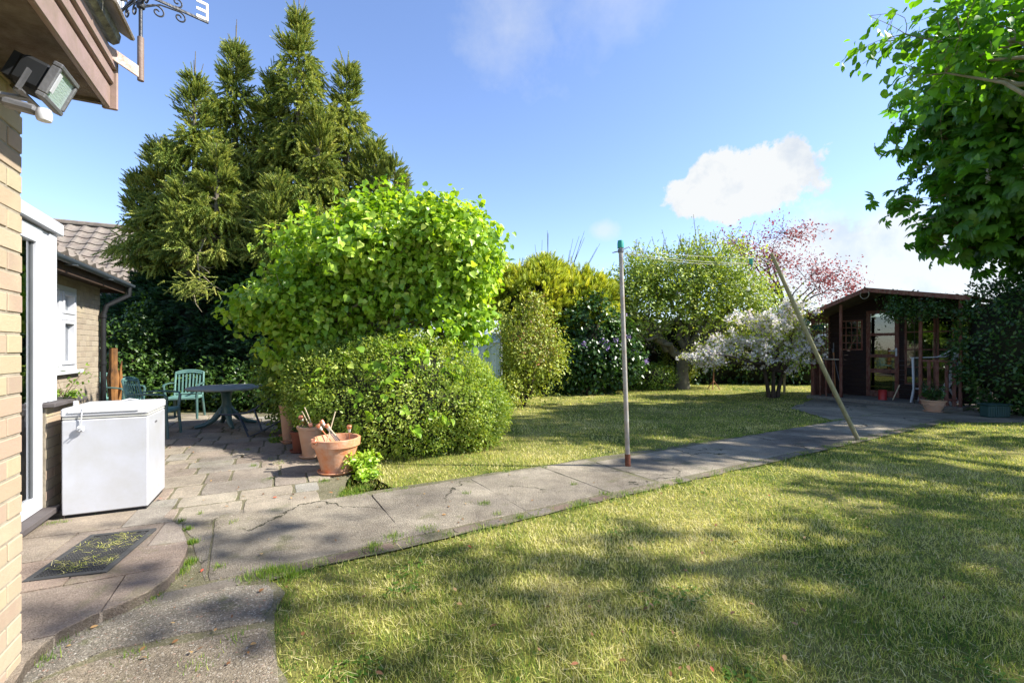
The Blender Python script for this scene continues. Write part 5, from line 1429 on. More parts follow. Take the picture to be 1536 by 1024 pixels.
shrub('rose_shrub', 'shrub', 'tall yellow green shrub with reddish young leaves right of the greenhouse',
      [((.28, 10.6, 1.5), (.82, .6, .95)), ((.62, 10.7, .9), (.62, .5, .9)), ((1.0, 10.8, 1.15), (.42, .4, .5)), ((.55, 10.4, 2.3), (.22, .2, .4)), ((-.25, 10.4, 1.9), (.2, .2, .35)), ((-.02, 10.55, 1.1), (.5, .5, .9)), ((.75, 10.7, 1.6), (.4, .4, .5)), ((-.1, 10.2, .4), (.5, .4, .5))], 1500, 6, .065, yg, seed=31, shell=.45, rough=.42, lumps=3.2, spread=.08, extra=rose_extra, mats=[yg, rose_m], rr=.03, nl=40)
# golden conifer
gold_m = leaf_mat('golden_conifer', [(0, (.13, .21, .014)), (.4, (.34, .43, .028)), (.8, (.58, .60, .045)), (1, (.72, .68, .08))], .35, (1.2, 1.1, .4), .5, .3, nscale=.9)
gbb = [((-1.0, 14.2, 1.7), (1.3, 1.2, 2.0)), ((.4, 14.2, 1.9), (1.3, 1.2, 2.2)), ((1.0, 14.2, 2.2), (.9, 1.1, 2.0)), ((1.9, 14.2, 1.9), (1.0, 1.0, 1.85)), ((-1.9, 14.2, 1.2), (1.0, 1.0, 1.8)), ((.9, 14.1, 3.5), (.5, .5, .65)), ((2.5, 14.3, 2.3), (.8, .9, 1.5)), ((-.4, 14.1, 3.4), (.4, .5, .55))]
tree('golden_conifer', Vector((.3, 14.2, 0)), 'broad golden yellow conifer at the back left of the lawn', 'conifer',
     [spray_parts(gbb, 6800, .24, seed=33, flat=.2, shell=.84, rough=.13, up=.55, k=3)], [gold_m], None, None, hull_mb=hull(gbb, .80, 14, amp=.08))
# bare whips behind the golden conifer
m_ = MB(); wb = Vector((1.1, 16.5, 0)); e = empty('bare_sapling', wb, 'leafless upright twigs rising behind the golden conifer', 'tree')
for i in range(13):
    t = P(random.uniform(800, 900), random.uniform(345, 385), 16.5); a = wb + Vector((0, 0, 1.5)); m_.tube([a, a.lerp(t, .5) + Vector((random.uniform(-.2, .2), 0, -.3)), t], [.03, .018, .005], 5)
m_.tube([wb, wb + Vector((0, 0, 1.55))], [.07, .05], 8); m_.build('branch', bark, e, world=True)
# dark shrub with purple lilac flowers
purple = leaf_mat('purple_flower', [(0, (.25, .15, .42)), (1, (.42, .30, .62))], .3, (1, 1, 1), .6)
def purp(cp, cn):
    sel = cp[(cn[:, 1] < -.2) & (cp[:, 2] > .9)]; s = sel[rng.choice(len(sel), 12)] + np.array([0, -.12, 0]); return [clusters(s, np.tile([0, -1., .3], (12, 1)), 22, .05, .025, T_FLOWER, 1)]
shrub('purple_lilac', 'shrub', 'dark green lilac shrub with a few purple flower heads', [((2.2, 13.4, 1.5), (.95, .7, 1.35)), ((1.6, 13.4, .9), (.8, .6, .9)), ((3.1, 13.7, 1.2), (.9, .6, 1.2))], 1700, 6, .085, leaf_dark, seed=35, extra=purp, mats=[leaf_dark, purple], hull_k=.5, T=T_HEART)
# back hedge (dark) across the end of the garden
bh = [((x_, 17.6 + .3 * math.sin(x_), 1.15), (1.7, .9, 1.55 + .25 * math.sin(x_ * 1.7))) for x_ in np.arange(-2.5, 20, 1.7)]
bhd = MB()
cpb, cnb = blob_points(5200, bh, 37, .85, .12, 1.5, keep=lambda p: (p[:, 2] > 0) & (p[:, 1] < 18.0))
tree('boundary_hedge', Vector((6, 17.6, 0)), 'long dark boundary hedge across the back of the garden', 'hedge', [clusters(cpb, cnb, 4, .10, .12, T_OVAL)], [leaf_dark], None, None, hull_mb=hull(bh, .86, 10))
# shrubs along the foot of the back border
shrub('round_bush', 'bush', 'low rounded bright green bush at the foot of the back border', [((4.55, 14.9, .42), (.75, .5, .45)), ((4.0, 15.0, .28), (.45, .4, .32))], 900, 5, .055, leaf_mid, seed=41, shell=.8, rough=.12, hull_k=.7)
shrub('box_bush', 'bush', 'yellow green clipped bush behind the apple trunk', [((6.1, 16.2, 1.75), (.95, .6, .75)), ((6.0, 16.2, 1.0), (.6, .5, .9))], 1300, 5, .06, yg, seed=42, shell=.85, rough=.08, hull_k=.75)
shrub('border_shrub', 'shrub', 'straggly dark shrub between the golden conifer and the apple tree', [((3.6, 15.4, .8), (.9, .5, .9)), ((2.9, 14.6, .45), (.8, .5, .5))], 800, 5, .07, leaf_dark, seed=43)

# ------------------------------------------------------------------ apple tree
apple_m = leaf_mat('apple_leaf', [(0, (.10, .18, .025)), (.4, (.24, .34, .05)), (.8, (.40, .48, .10)), (1, (.54, .58, .2))], .35, (1.3, 1.2, .5), .5)
ab = G(1023, 583); ab.z = 0
af = Vector((ab.x + .05, ab.y, .95))
ablobs = [((5.3, 15.3, 3.15), (2.2, 1.8, 1.35)), ((3.6, 15.0, 2.75), (1.3, 1.3, 1.25)), ((7.3, 15.3, 3.2), (1.5, 1.4, 1.3)), ((6.4, 15.2, 4.15), (1.5, 1.3, .9)), ((4.6, 15.2, 3.9), (1.2, 1.2, .7)), ((8.2, 15.3, 2.6), (.9, 1.1, .9)), ((3.0, 15.0, 2.0), (.8, .9, .7)), ((2.75, 15.0, 2.75), (1.1, 1.0, .95))]
cp, cn = blob_points(4500, ablobs, 51, .40, .34, 2.4)
tm = MB(); tm.tube([ab, ab + Vector((.01, 0, .25)), ab + Vector((-.01, 0, .6)), af], [.27, .22, .20, .22], 12)
g_ = random.Random(4)
sel = rng.choice(len(cp), 150, replace=False)
ends = [Vector(cp[i]) for i in sel]
mains = [P(930, 478, 14.7), P(965, 505, 14.5), P(1010, 440, 15.2), P(1085, 450, 15.3), P(1130, 470, 15.0), P(1060, 400, 15.8), P(900, 440, 15.4), P(1150, 420, 15.6)]
mp = []
for t in mains:
    pts = []; K = 8
    for i in range(K + 1):
        s = i / K; q = af.lerp(t, s); q.z += .25 * math.sin(math.pi * s) * (1 if g_.random() < .5 else .4); q += Vector((g_.uniform(-.12, .12), g_.uniform(-.12, .12), g_.uniform(-.1, .1))) * (0 if i == 0 else 1); pts.append(q)
    rad = [.13 * (1 - .75 * i / K) for i in range(K + 1)]; tm.tube(pts, rad, 8); mp.append((pts, rad))
for t in ends:
    best = min(((pts[i] - t).length, pts[i], rad[i]) for pts, rad in mp for i in range(3, len(pts)))
    a = best[1]; tm.tube([a, a.lerp(t, .4) + Vector((g_.uniform(-.15, .15), g_.uniform(-.15, .15), g_.uniform(-.05, .2))), t], [best[2] * .45, best[2] * .25, .008], 5)
tips = [Vector(q) for q in cp if q[2] > 4.2][:80]
wp = []
for q in tips:
    t = q + Vector((g_.uniform(-.3, .3), g_.uniform(-.2, .2), g_.uniform(.2, .75))); tm.tube([q, t], [.012, .006], 4)
    if g_.random() < .75: wp += [tuple(q.lerp(t, s)) for s in (.3, .6, .9)]
wp = np.array(wp)
blos = cp[rng.choice(len(cp), 130)]
parts = [clusters(cp, cn, 7, .12, .105, T_OVAL, droop=.0, up=.3), clusters(wp, np.tile([0, 0, .6], (len(wp), 1)), 3, .04, .06, T_OVAL, droop=-.3), clusters(blos, np.tile([0, -.7, .5], (len(blos), 1)), 5, .05, .03, T_FLOWER, 1)]
tree('apple_tree', ab, 'gnarled old apple tree with spreading light green crown at the back of the lawn', 'tree', parts, [apple_m, flow_m], tm, bark)

# ------------------------------------------------------------------ white blossom tree
bb = G(1160, 597); bb.z = 0
pink_m = leaf_mat('pale_blossom', [(0, (.70, .60, .60)), (.5, (.82, .77, .75)), (1, (.90, .87, .84))], .35, (1, 1, 1), .6, .2)
bbl = [((6.3, 12.5, 1.45), (1.25, .9, .62)), ((7.3, 12.4, 1.35), (1.0, .9, .75)), ((7.0, 12.4, 2.0), (1.0, .8, .55)), ((5.4, 12.5, 1.1), (.65, .6, .40)), ((7.7, 12.3, 1.75), (.55, .7, .6)), ((7.6, 12.3, 2.4), (.5, .6, .45))]
cp, cn = blob_points(1150, bbl, 55, .4, .42, 3.0)
stems = []
for (dx, dy) in ((0, 0), (.13, .05), (-.08, .08)):
    tm = MB(); stems.append(tm)
    tm.tube([bb + Vector((dx, dy, 0)), bb + Vector((dx * 1.5, dy, .35)), bb + Vector((dx * 2.5, dy, .75))], [.065, .05, .04], 8)
    limbs(tm, bb + Vector((dx * 2.5, dy, .75)), [tuple(q) for q in cp[rng.choice(len(cp), 24)]], .05, 6, .04, seed=int(dx * 100) + 60)
dn = lump(cp, 3.1, 5)
fs_ = cp[(dn > -.15)]; fn_ = cn[(dn > -.15)]
parts = [clusters(fs_, fn_, 11, .045, .036, T_FLOWER, 1, droop=0, tilt=1.0), clusters(cp, cn, 5, .10, .07, T_OVAL, 0, droop=.1)]
tree('blossom_tree', bb, 'small tree covered in white blossom left of the summerhouse', 'tree', parts, [yg, pink_m], stems, bark_dark)
st = G(1170, 592); m_ = MB(); m_.tube([Vector((st.x + .12, st.y, 0)), Vector((st.x + .16, st.y, 1.05))], .035, 8)
tag(m_.build('tree_stake', mat('stake_wood', (.38, .32, .17), None, 9, .9)), 'pale wooden stake beside the blossom tree trunk', 'stake')
# slim brown stand under the apple tree
sb = P(1070, 578, 15.0); sb.z = 0; m_ = MB(); m_.tube([sb + Vector((0, 0, .28)), sb + Vector((.03, 0, 1.15))], .022, 8)
for a in (0, 2.1, 4.2): m_.tube([sb + Vector((0, 0, .3)), sb + Vector((math.cos(a) * .22, math.sin(a) * .22, 0))], .014, 6)
tag(m_.build('garden_stand', mat('brown_stand', (.28, .12, .06), None, 9, .8)), 'thin brown pole on splayed feet between apple and blossom trees', 'stand')

# ------------------------------------------------------------------ red-leaved tree behind
red_m = leaf_mat('red_leaf', [(0, (.15, .035, .04)), (.5, (.28, .08, .08)), (1, (.42, .17, .16))], .35, (1.3, .9, .9), .5)
rb = Vector((12.6, 20.5, 0))
rbl = [((11.7, 20.5, 5.4), (2.0, 1.5, 1.5)), ((14.0, 20.5, 4.6), (1.7, 1.5, 1.3)), ((10.2, 20.5, 5.9), (1.0, 1.0, 1.0)), ((12.8, 20.5, 6.5), (1.3, 1.0, .7)), ((15.2, 20.5, 4.1), (1.0, 1.0, .9)), ((15.6, 20.5, 3.6), (.8, .8, .6))]
cp, cn = blob_points(560, rbl, 57, .25, .45, 1.6)
tm = MB(); tm.tube([rb, rb + Vector((0, 0, 1.5)), rb + Vector((-.1, 0, 3))], [.2, .16, .13], 9)
limbs(tm, rb + Vector((-.1, 0, 2.9)), [tuple(q) for q in cp[rng.choice(len(cp), 170, replace=False)]], .05, 16, .05, seed=8, twig=.012)
parts = [clusters(cp, cn, 9, .17, .10, T_RHOMB, droop=.2)]
tree('red_tree', rb, 'airy tree with dark pink red leaves behind the summerhouse roof', 'tree', parts, [red_m], tm, bark_dark)

# ------------------------------------------------------------------ summerhouse
SO = Vector((8.10, 12.35, 0)); SA = Vector((.524, -.851, 0)).normalized(); SB = Vector((.851, .524, 0)).normalized()
def S(a, b, z=0.0): return SO + SA * a + SB * b + Vector((0, 0, z))
sh_ = empty('summerhouse', SO, 'dark red brown timber summerhouse with glazed door and veranda', 'summerhouse')
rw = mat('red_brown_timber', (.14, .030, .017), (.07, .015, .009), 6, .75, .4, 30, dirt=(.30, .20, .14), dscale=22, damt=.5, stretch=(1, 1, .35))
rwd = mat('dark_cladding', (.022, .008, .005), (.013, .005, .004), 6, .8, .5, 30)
felt = mat('roof_felt', (.13, .085, .06), (.07, .05, .04), 9, .95, .6, 50, dirt=(.12, .14, .06), dscale=5)
SAX = (SA, SB, Vector((0, 0, 1)))
def sbox(mb, a0, a1, b0, b1, z0, z1, mi=0, bevel=0): mb.box(S((a0 + a1) / 2, (b0 + b1) / 2, (z0 + z1) / 2), (abs(a1 - a0), abs(b1 - b0), abs(z1 - z0)), ax=SAX, mi=mi, bevel=bevel)
WID = 3.0; VB = 1.0; DEP = 3.2; RID = 1.34
zL, zR_, zTop = 2.26, 2.46, 2.80
m_ = MB(); sbox(m_, -.05, WID + .05, -.12, DEP, .0, .09, bevel=.006)
m_.build('deck', mat('grey_deck', (.20, .18, .15), (.12, .10, .08), 9, .9, .6, 40, stretch=(.4, 3, 3)), sh_, world=True)
m_ = MB()
# back wall, side walls (horizontal boards)
def boards(a0, a1, b0, b1, z0, z1, h=.12):
    z = z0
    while z < z1 - .02:
        zt_ = min(z + h, z1); sbox(m_, a0, a1, b0, b1, z, zt_ - .006); z += h
boards(0, .30, VB, VB + .04, .09, 2.28); boards(.30, .82, VB, VB + .04, .09, 1.30); boards(.30, .82, VB, VB + .04, 2.12, 2.36); boards(.82, .90, VB, VB + .04, .09, 2.5)
boards(1.60, 1.70, VB, VB + .04, .09, 2.6); boards(2.92, WID, VB, VB + .04, .09, 2.3); boards(1.70, 2.92, VB, VB + .04, .09, .45); boards(1.70, 2.92, VB, VB + .04, 2.2, 2.36); boards(.90, 1.60, VB, VB + .04, 2.36, 2.62)
boards(0, .04, VB + .05, DEP, .09, 1.1); boards(0, .04, VB + .05, DEP, 1.1, 2.26); boards(WID - .04, WID, VB + .05, DEP, .09, 2.4)
boards(0, 1.0, DEP - .04, DEP, .09, 2.3); boards(2.2, WID, DEP - .04, DEP, .09, 2.4); boards(1.0, 2.2, DEP - .04, DEP, .09, .8); boards(1.0, 2.2, DEP - .04, DEP, 1.62, 2.62); boards(1.56, 1.64, DEP - .04, DEP, .8, 1.62)
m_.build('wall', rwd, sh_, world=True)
# gable infill over the veranda back wall
m_ = MB(); m_.add([S(0, VB + .02, 2.26), S(WID, VB + .02, 2.36), S(WID, VB + .02, 2.44), S(RID, VB + .02, zTop - .04), S(0, VB + .02, 2.29), S(0, VB + .04, 2.26), S(WID, VB + .04, 2.36), S(WID, VB + .04, 2.44), S(RID, VB + .04, zTop - .04), S(0, VB + .04, 2.29)],
                  [(0, 1, 2, 3, 4), (9, 8, 7, 6, 5), (0, 5, 6, 1), (1, 6, 7, 2), (2, 7, 8, 3), (3, 8, 9, 4), (4, 9, 5, 0)])
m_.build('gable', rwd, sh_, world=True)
# posts
for (a, w_) in ((0.03, .075), (.70, .06), (2.30, .06), (2.97, .055)):
    m_ = MB(); ztop = zL + (zTop - zL) * a / RID - .06 if a < RID else zTop + (zR_ - zTop) * (a - RID) / (WID - RID) - .06
    sbox(m_, a - w_ / 2, a + w_ / 2, .02, .02 + w_, .09, ztop, bevel=.006); m_.build('post', rw, sh_, world=True)
# rails and balusters
m_ = MB(); sbox(m_, .07, .665, .01, .075, 1.05, 1.085, bevel=.004, mi=1)
for a in (.20, .34, .50): sbox(m_, a, a + .035, .03, .055, .09, 1.05)
m_.build('railing', [rw, mat('bare_rail', (.34, .28, .22), None, 9, .9)], sh_, world=True)
m_ = MB(); sbox(m_, 2.335, 2.92, .01, .075, 1.05, 1.10, bevel=.004)
for a in (2.42, 2.56, 2.72, 2.84): sbox(m_, a, a + .06, .03, .055, .09, 1.05)
sbox(m_, 2.335, 2.92, .03, .06, .20, .25)
m_.build('railing', rw, sh_, world=True)
# trellis on the left side
m_ = MB()
for i in range(7): b_ = .09 + i * .142; m_.bar(S(.03, b_, 1.08), S(.03, b_, 2.22), .014, .022)
for j in range(9): z_ = 1.10 + j * .138; m_.bar(S(.045, .08, z_), S(.045, VB, z_), .014, .022)
sbox(m_, .01, .05, .09, VB, .09, 1.05); m_.build('trellis', rw, sh_, world=True)
# door
m_ = MB(); DB0, DB1 = VB - .02, VB + .025
for (a0, a1, z0, z1) in ((.90, .99, .10, 2.34), (1.51, 1.60, .10, 2.34), (.99, 1.51, .10, .26), (.99, 1.51, 2.26, 2.34), (.99, 1.51, 1.68, 1.75), (.99, 1.51, 1.12, 1.20), (.99, 1.51, .72, .82)): sbox(m_, a0 + .001, a1 - .001, DB0, DB1, z0, z1, bevel=.004)
dr = m_.build('door', rw, sh_, world=True)
sg = glass_mat('summerhouse_glass', (.5, .55, .5), .06, .02)
m_ = MB(); sbox(m_, .97, 1.53, VB + .0, VB + .006, .2, 2.28); q = m_.build('pane', sg, sh_, world=True); q.parent = dr
m_ = MB(); sbox(m_, 1.525, 1.565, DB0 - .012, DB0 - .001, 1.16, 1.36, bevel=.004); m_.bar(S(1.545, DB0 - .04, 1.29), S(1.40, DB0 - .045, 1.29), .016, .018, bevel=.004); m_.bar(S(1.545, DB0 - .0, 1.29), S(1.545, DB0 - .045, 1.29), .016, .016)
q = m_.build('handle', upvc, sh_, world=True); q.parent = dr
# windows
def sh_window(a0, a1, z0, z1, na, nz):
    m_ = MB()
    for (x0, x1, y0, y1) in ((a0, a0 + .04, z0, z1), (a1 - .04, a1, z0, z1), (a0 + .04, a1 - .04, z0, z0 + .04), (a0 + .04, a1 - .04, z1 - .04, z1)): sbox(m_, x0, x1, VB - .012, VB + .03, y0, y1)
    for i in range(1, na): c = a0 + (a1 - a0) * i / na; sbox(m_, c - .012, c + .012, VB - .006, VB + .02, z0 + .04, z1 - .04)
    for j in range(1, nz): c = z0 + (z1 - z0) * j / nz; sbox(m_, a0 + .04, a1 - .04, VB - .009, VB + .017, c - .014, c + .014)
    w_ = m_.build('window', rw, sh_, world=True)
    m_ = MB(); sbox(m_, a0 + .02, a1 - .02, VB + .003, VB + .008, z0 + .02, z1 - .02); q = m_.build('pane', sg, sh_, world=True); q.parent = w_
sh_window(.30, .82, 1.30, 2.12, 4, 4)
sh_window(1.71, 2.30, .46, 2.19, 2, 4); sh_window(2.32, 2.91, .46, 2.19, 2, 4)
# roof
def slab(mb, a0, z0, a1, z1, b0, b1, th=.035, mi=0):
    vs = [S(a0, b0, z0), S(a1, b0, z1), S(a1, b1, z1), S(a0, b1, z0)]
    mb.add([v + Vector((0, 0, th)) for v in vs] + vs, [(0, 1, 2, 3), (7, 6, 5, 4), (0, 4, 5, 1), (1, 5, 6, 2), (2, 6, 7, 3), (3, 7, 4, 0)], mi)
sL = (zTop - zL) / RID
m_ = MB(); slab(m_, -.34, zL - .34 * sL, RID - .002, zTop, -.22, DEP + .1); slab(m_, RID + .002, zTop, WID + .2, zR_ - .2 * .18, -.22, DEP + .1)
rf = m_.build('roof', felt, sh_, world=True)
m_ = MB(); m_.bar(S(-.34, -.235, zL - .34 * sL - .02), S(RID, -.235, zTop - .02), .02, .10, bevel=.004); m_.bar(S(WID + .2, -.235, zR_ - .056), S(RID, -.238, zTop - .02), .02, .10, bevel=.004)
m_.prism([(-.07, 0), (.07, 0), (0.0, .17)], 0, .02, M=Matrix.Translation(S(RID, -.262, zTop - .10)) @ Matrix((SA, Vector((0, 0, 1)), -SB)).transposed().to_4x4())
bgd = m_.build('barge_board', rw, sh_, world=True)
hs_ = MB(); hs_.tube([S(RID + math.cos(a) * .09, -.275, zTop - .14 + math.sin(a) * .10) for a in np.linspace(R(140), R(400), 16)], .014, 8, squash=.6)
tag(hs_.build('horseshoe', mat('old_iron', (.26, .24, .18), None, 9, .8)), 'rusty horseshoe nailed under the summerhouse gable peak', 'horseshoe')
# back room lets light through: pale chairs inside and things on the veranda
white_pl = mat('white_plastic', (.62, .63, .64), (.50, .51, .52), 5, .45)
wc_ = empty('white_chair', S(2.62, .45, .09), 'white plastic slatted armchair behind the right veranda railing', 'chair')
m_ = MB(); 
for i in range(6): sbox(m_, 2.36, 2.80, .30 + i * .07, .355 + i * .07, .40, .418)
m_.build('seat', white_pl, wc_, world=True)
m_ = MB()
for i in range(7):
    b_ = .24 + i * .075; m_.tube([S(2.84, b_, .42), S(2.98, b_, .72), S(3.02, b_, 1.1), S(3.12, b_, 1.36)], .016, 6, squash=.5)
for z_ in (.60, .95, 1.30): a_ = 2.9 + (z_ - .42) * .22; m_.tube([S(a_, .22, z_), S(a_, .72, z_)], .018, 6)
m_.build('backrest', white_pl, wc_, world=True)
for b_ in (.24, .72):
    m_ = MB(); m_.tube([S(2.30, b_, 1.13), S(2.5, b_, 1.14), S(2.78, b_, 1.16), S(2.95, b_, 1.26), S(3.1, b_, 1.42)], .022, 8, squash=.6); m_.build('armrest', white_pl, wc_, world=True)
    m_ = MB(); m_.tube([S(2.34, b_, 1.12), S(2.36, b_, .42), S(2.31, b_, .09)], .025, 8); m_.build('leg', white_pl, wc_, world=True)
    m_ = MB(); m_.tube([S(2.86, b_, .42), S(3.02, b_, .09)], .025, 8); m_.build('leg', white_pl, wc_, world=True)
wc_.location += SA * -.24
cn_ = empty('red_can', S(1.50, .30, .09), 'small red metal can with brush on the summerhouse deck', 'can')
m_ = MB(); m_.lathe([(0, 0), (.085, 0), (.087, .01), (.083, .02), (.083, .22), (.087, .235), (.08, .24), (.072, .235), (.07, .03), (0, .03)], 24, S(1.50, .30, .09)); m_.build('can', mat('red_paint', (.42, .03, .03), (.32, .02, .02), 8, .45), cn_, world=True)
m_ = MB(); m_.bar(S(1.70, .30, .10), S(1.84, .28, .48), .03, .02, bevel=.006); tag(m_.build('brush_handle', cane), 'pale wooden handle leaning right of the red can', 'handle')
m_ = MB(); m_.tube([S(.52, .18, .09), S(.50, .12, 1.25)], .016, 8); m_.tube([S(.50, .12, 1.1), S(.50, .12, 1.5)], .012, 8, mi=1)
tag(m_.build('garden_tool', [mat('orange_shaft', (.40, .17, .06), None, 9, .7), metal_grey]), 'garden tool with orange brown shaft leaning by the veranda rail', 'tool')
m_ = MB(); m_.tube([S(.30, .5, 1.35), S(.62, .18, .45)], .010, 8); tag(m_.build('grey_cane', metal_grey), 'thin grey rod slanting behind the middle veranda post', 'rod')
m_ = MB(); m_.box(S(.16, .06, 1.92), (.26, .12, .13), ax=SAX, bevel=.02); tag(m_.build('hanging_box', mat('dark_green_box', (.02, .07, .055), None, 6, .5)), 'small dark green box hung on the veranda trellis', 'box')
m_ = MB(); m_.tube([S(-.05, -.26, 2.20), S(-.02, -.26, 2.05), S(.10, -.26, 2.02)], [.04, .05, .03], 8); tag(m_.build('bird_feeder', mat('teal_plastic', (.02, .20, .17), None, 5, .5)), 'teal plastic feeder hanging at the left eave of the summerhouse', 'feeder')
for (a0, b0, lab, mm_) in ((1.15, 1.9, 'pale blue box standing inside behind the summerhouse door', mat('pale_blue', (.25, .36, .48), None, 4, .6)), ):
    m_ = MB(); sbox(m_, a0, a0 + .5, b0, b0 + .4, .09, 1.05, bevel=.02); sbox(m_, a0 - .02, a0 + .52, b0 - .02, b0 + .42, 1.051, 1.08, bevel=.01); tag(m_.build('storage_box', mm_), lab, 'box')
# bowl planter
bw = G(1400, 618); bw.z = .012
pscale = .72
e = empty('bowl_planter', bw, 'wide terracotta bowl planter in front of the veranda railing', 'plant pot')
m_ = MB(); m_.lathe([(0, .03), (.17, .03), (.22, .12), (.26, .24), (.27, .30), (.30, .31), (.305, .345), (.28, .35), (.25, .33), (.22, .28), (0, .27)], 36); 
for k_ in range(8):
    a = k_ * math.pi / 4; m_.tube([(math.cos(a + t * .39) * (.262), math.sin(a + t * .39) * .262, .27 - .08 * math.sin(math.pi * (t + 1) / 2)) for t in np.linspace(-1, 1, 7)], .010, 6)
m_.build('bowl', terra_pale, e)
m_ = MB(); m_.lathe([(0, 0), (.22, 0), (.25, .025), (.24, .032), (0, .022)], 32); m_.build('saucer', terra_pale, e)
e.scale = (pscale,) * 3
potplant(bw + Vector((0, 0, .19)), 34, .26, .36, 'trailing dark plant growing in the terracotta bowl', leaf_dark, size=.05)
# small planter trough by the hedge
tr = G(1492, 626); tr.z = 0
m_ = MB(); m_.box(tr + Vector((0, 0, .13)), (.42, .2, .24), bevel=.02); m_.box(tr + Vector((0, 0, .262)), (.48, .24, .022), bevel=.008)
for i in range(9): m_.box(tr + Vector((-.18 + i * .045, -.103, .13)), (.012, .01, .18))
tag(m_.build('planter_trough', mat('teal_trough', (.02, .06, .055), None, 6, .6)), 'small teal ribbed trough at the foot of the right hedge', 'planter')
# climber over the right half of the summerhouse front
cl = [((S(2.1, -.12, 2.25)), (.45, .30, .24)), ((S(2.6, -.1, 2.27)), (.45, .30, .18)), ((S(1.82, -.05, 2.2)), (.18, .2, .22)), ((S(1.9, -.1, 2.5)), (.3, .2, .12))]
shrub('climbing_plant', 'climber', 'dark leafy climber hanging over the right of the summerhouse front', [(tuple(c), r) for c, r in cl], 430, 6, .055, leaf_dark, seed=61, shell=.5, rough=.3, spread=.08, base=tuple(S(2.22, -.06, 0)), tz=1.9, rr=.006, nl=20, droop=.5)

# ------------------------------------------------------------------ right hedge
rh = [((10.5, 9.3, 1.35), (1.15, 1.0, 1.6)), ((11.9, 9.0, 1.6), (1.4, 1.2, 1.8)), ((10.95, 8.6, .8), (1.1, .8, 1.0)), ((13.2, 8.6, 1.6), (1.4, 1.2, 1.9)), ((11.3, 8.9, 2.6), (.9, .8, .65))]
cp, cn = blob_points(8500, rh, 63, .85, .12, 2.6, keep=lambda p: p[:, 2] > .05)
tree('laurel_hedge', Vector((11, 9, 0)), 'tall dark glossy hedge right of the summerhouse', 'hedge', [clusters(cp, cn, 5, .06, .075, T_OVAL, droop=.2)], [leaf_dark], None, None, hull_mb=hull(rh, .76, 14, amp=.05))

# ------------------------------------------------------------------ horse chestnut (right, farther)
def hidden_ok(p):   # every point allowed
    return np.ones(len(p), bool)
ch_m = leaf_mat('chestnut_leaf', [(0, (.04, .12, .018)), (.5, (.08, .20, .03)), (.85, (.14, .30, .05)), (1, (.25, .42, .09))], .5, (1.3, 1.5, .4), .4, .45)
chb = [((9.7, 9.2, 4.3), (1.5, 1.4, .75)), ((10.8, 9.2, 5.4), (2.1, 1.7, 1.1)), ((9.9, 9.3, 6.4), (1.7, 1.5, .85)), ((12.0, 9.3, 4.2), (2.0, 1.6, 1.0)), ((11.5, 9.3, 7.2), (1.8, 1.6, .9)), ((13.2, 9.6, 6.0), (2, 2, 1.6)), ((10.6, 9.2, 3.7), (.9, 1, .35))]
cp, cn = blob_points(1500, chb, 65, .5, .40, 2.0)
ctb = Vector((12.6, 10.6, 0)); tm = MB(); tm.tube([ctb, ctb + Vector((-.05, 0, 1.5)), ctb + Vector((-.1, -.1, 3.2))], [.35, .28, .24], 12)
limbs(tm, ctb + Vector((-.1, -.1, 3.1)), [tuple(q) for q in np.concatenate([cp[np.argsort(cp[:, 0] / cp[:, 1])[:90]], cp[rng.choice(len(cp), 110, replace=False)]])], .14, 14, .03, seed=9, twig=.012)
cand = cp[rng.choice(len(cp), 45)] + np.array([0, 0, .12]); cpar = []
for c in cand:
    for i in range(9): cpar.append(c + np.array([0, 0, .028 * i]))
cpar = np.array(cpar)
parts = [clusters(cp, cn, 5, .15, .21, T_PALM, droop=.35, out=.6, up=.9, tilt=.35), clusters(cpar, np.tile([0, 0, 1.], (len(cpar), 1)), 5, .018, .022, T_FLOWER, 1)]
tree('horse_chestnut', ctb, 'horse chestnut with drooping fingered leaves and white candles at right', 'tree', parts, [ch_m, flow_m], tm, bark_pale)

# ------------------------------------------------------------------ near overhanging tree (right foreground): partly in view, mostly shading the lawn
def in_frame(p):
    d = np.maximum(p[:, 1], .01); ax = CX + p[:, 0] / d * F; ay = HZ - (p[:, 2] - H) / d * F
    return (p[:, 1] > .1) & (ax > -40) & (ax < 1576) & (ay > -40) & (ay < 1064)
nb = [((5.6, 5.0, 4.55), (1.35, 1.0, .55)), ((5.0, 4.8, 4.9), (1.0, .9, .5)), ((6.3, 5.0, 4.3), (1.3, 1.0, .7)), ((7.4, 4.8, 4.9), (1.6, 1.3, 1.0)), ((4.55, 4.6, 4.35), (.5, .6, .4))]
nb = [((c[0] * 1.55, c[1] * 1.55, (c[2] - H) * 1.55 + H), tuple(q * 1.55 for q in r)) for c, r in nb]
cp, cn = blob_points(780, nb, 71, .4, .50, 1.8)
near_m = leaf_mat('catalpa_leaf', [(0, (.05, .14, .012)), (.5, (.11, .27, .02)), (.85, (.21, .40, .035)), (1, (.34, .52, .07))], .55, (1.4, 1.45, .3), .38, .5)
parts = [clusters(cp, cn, 7, .13, .128, T_HEART, droop=.55, out=.5, up=.5, tilt=.5)]
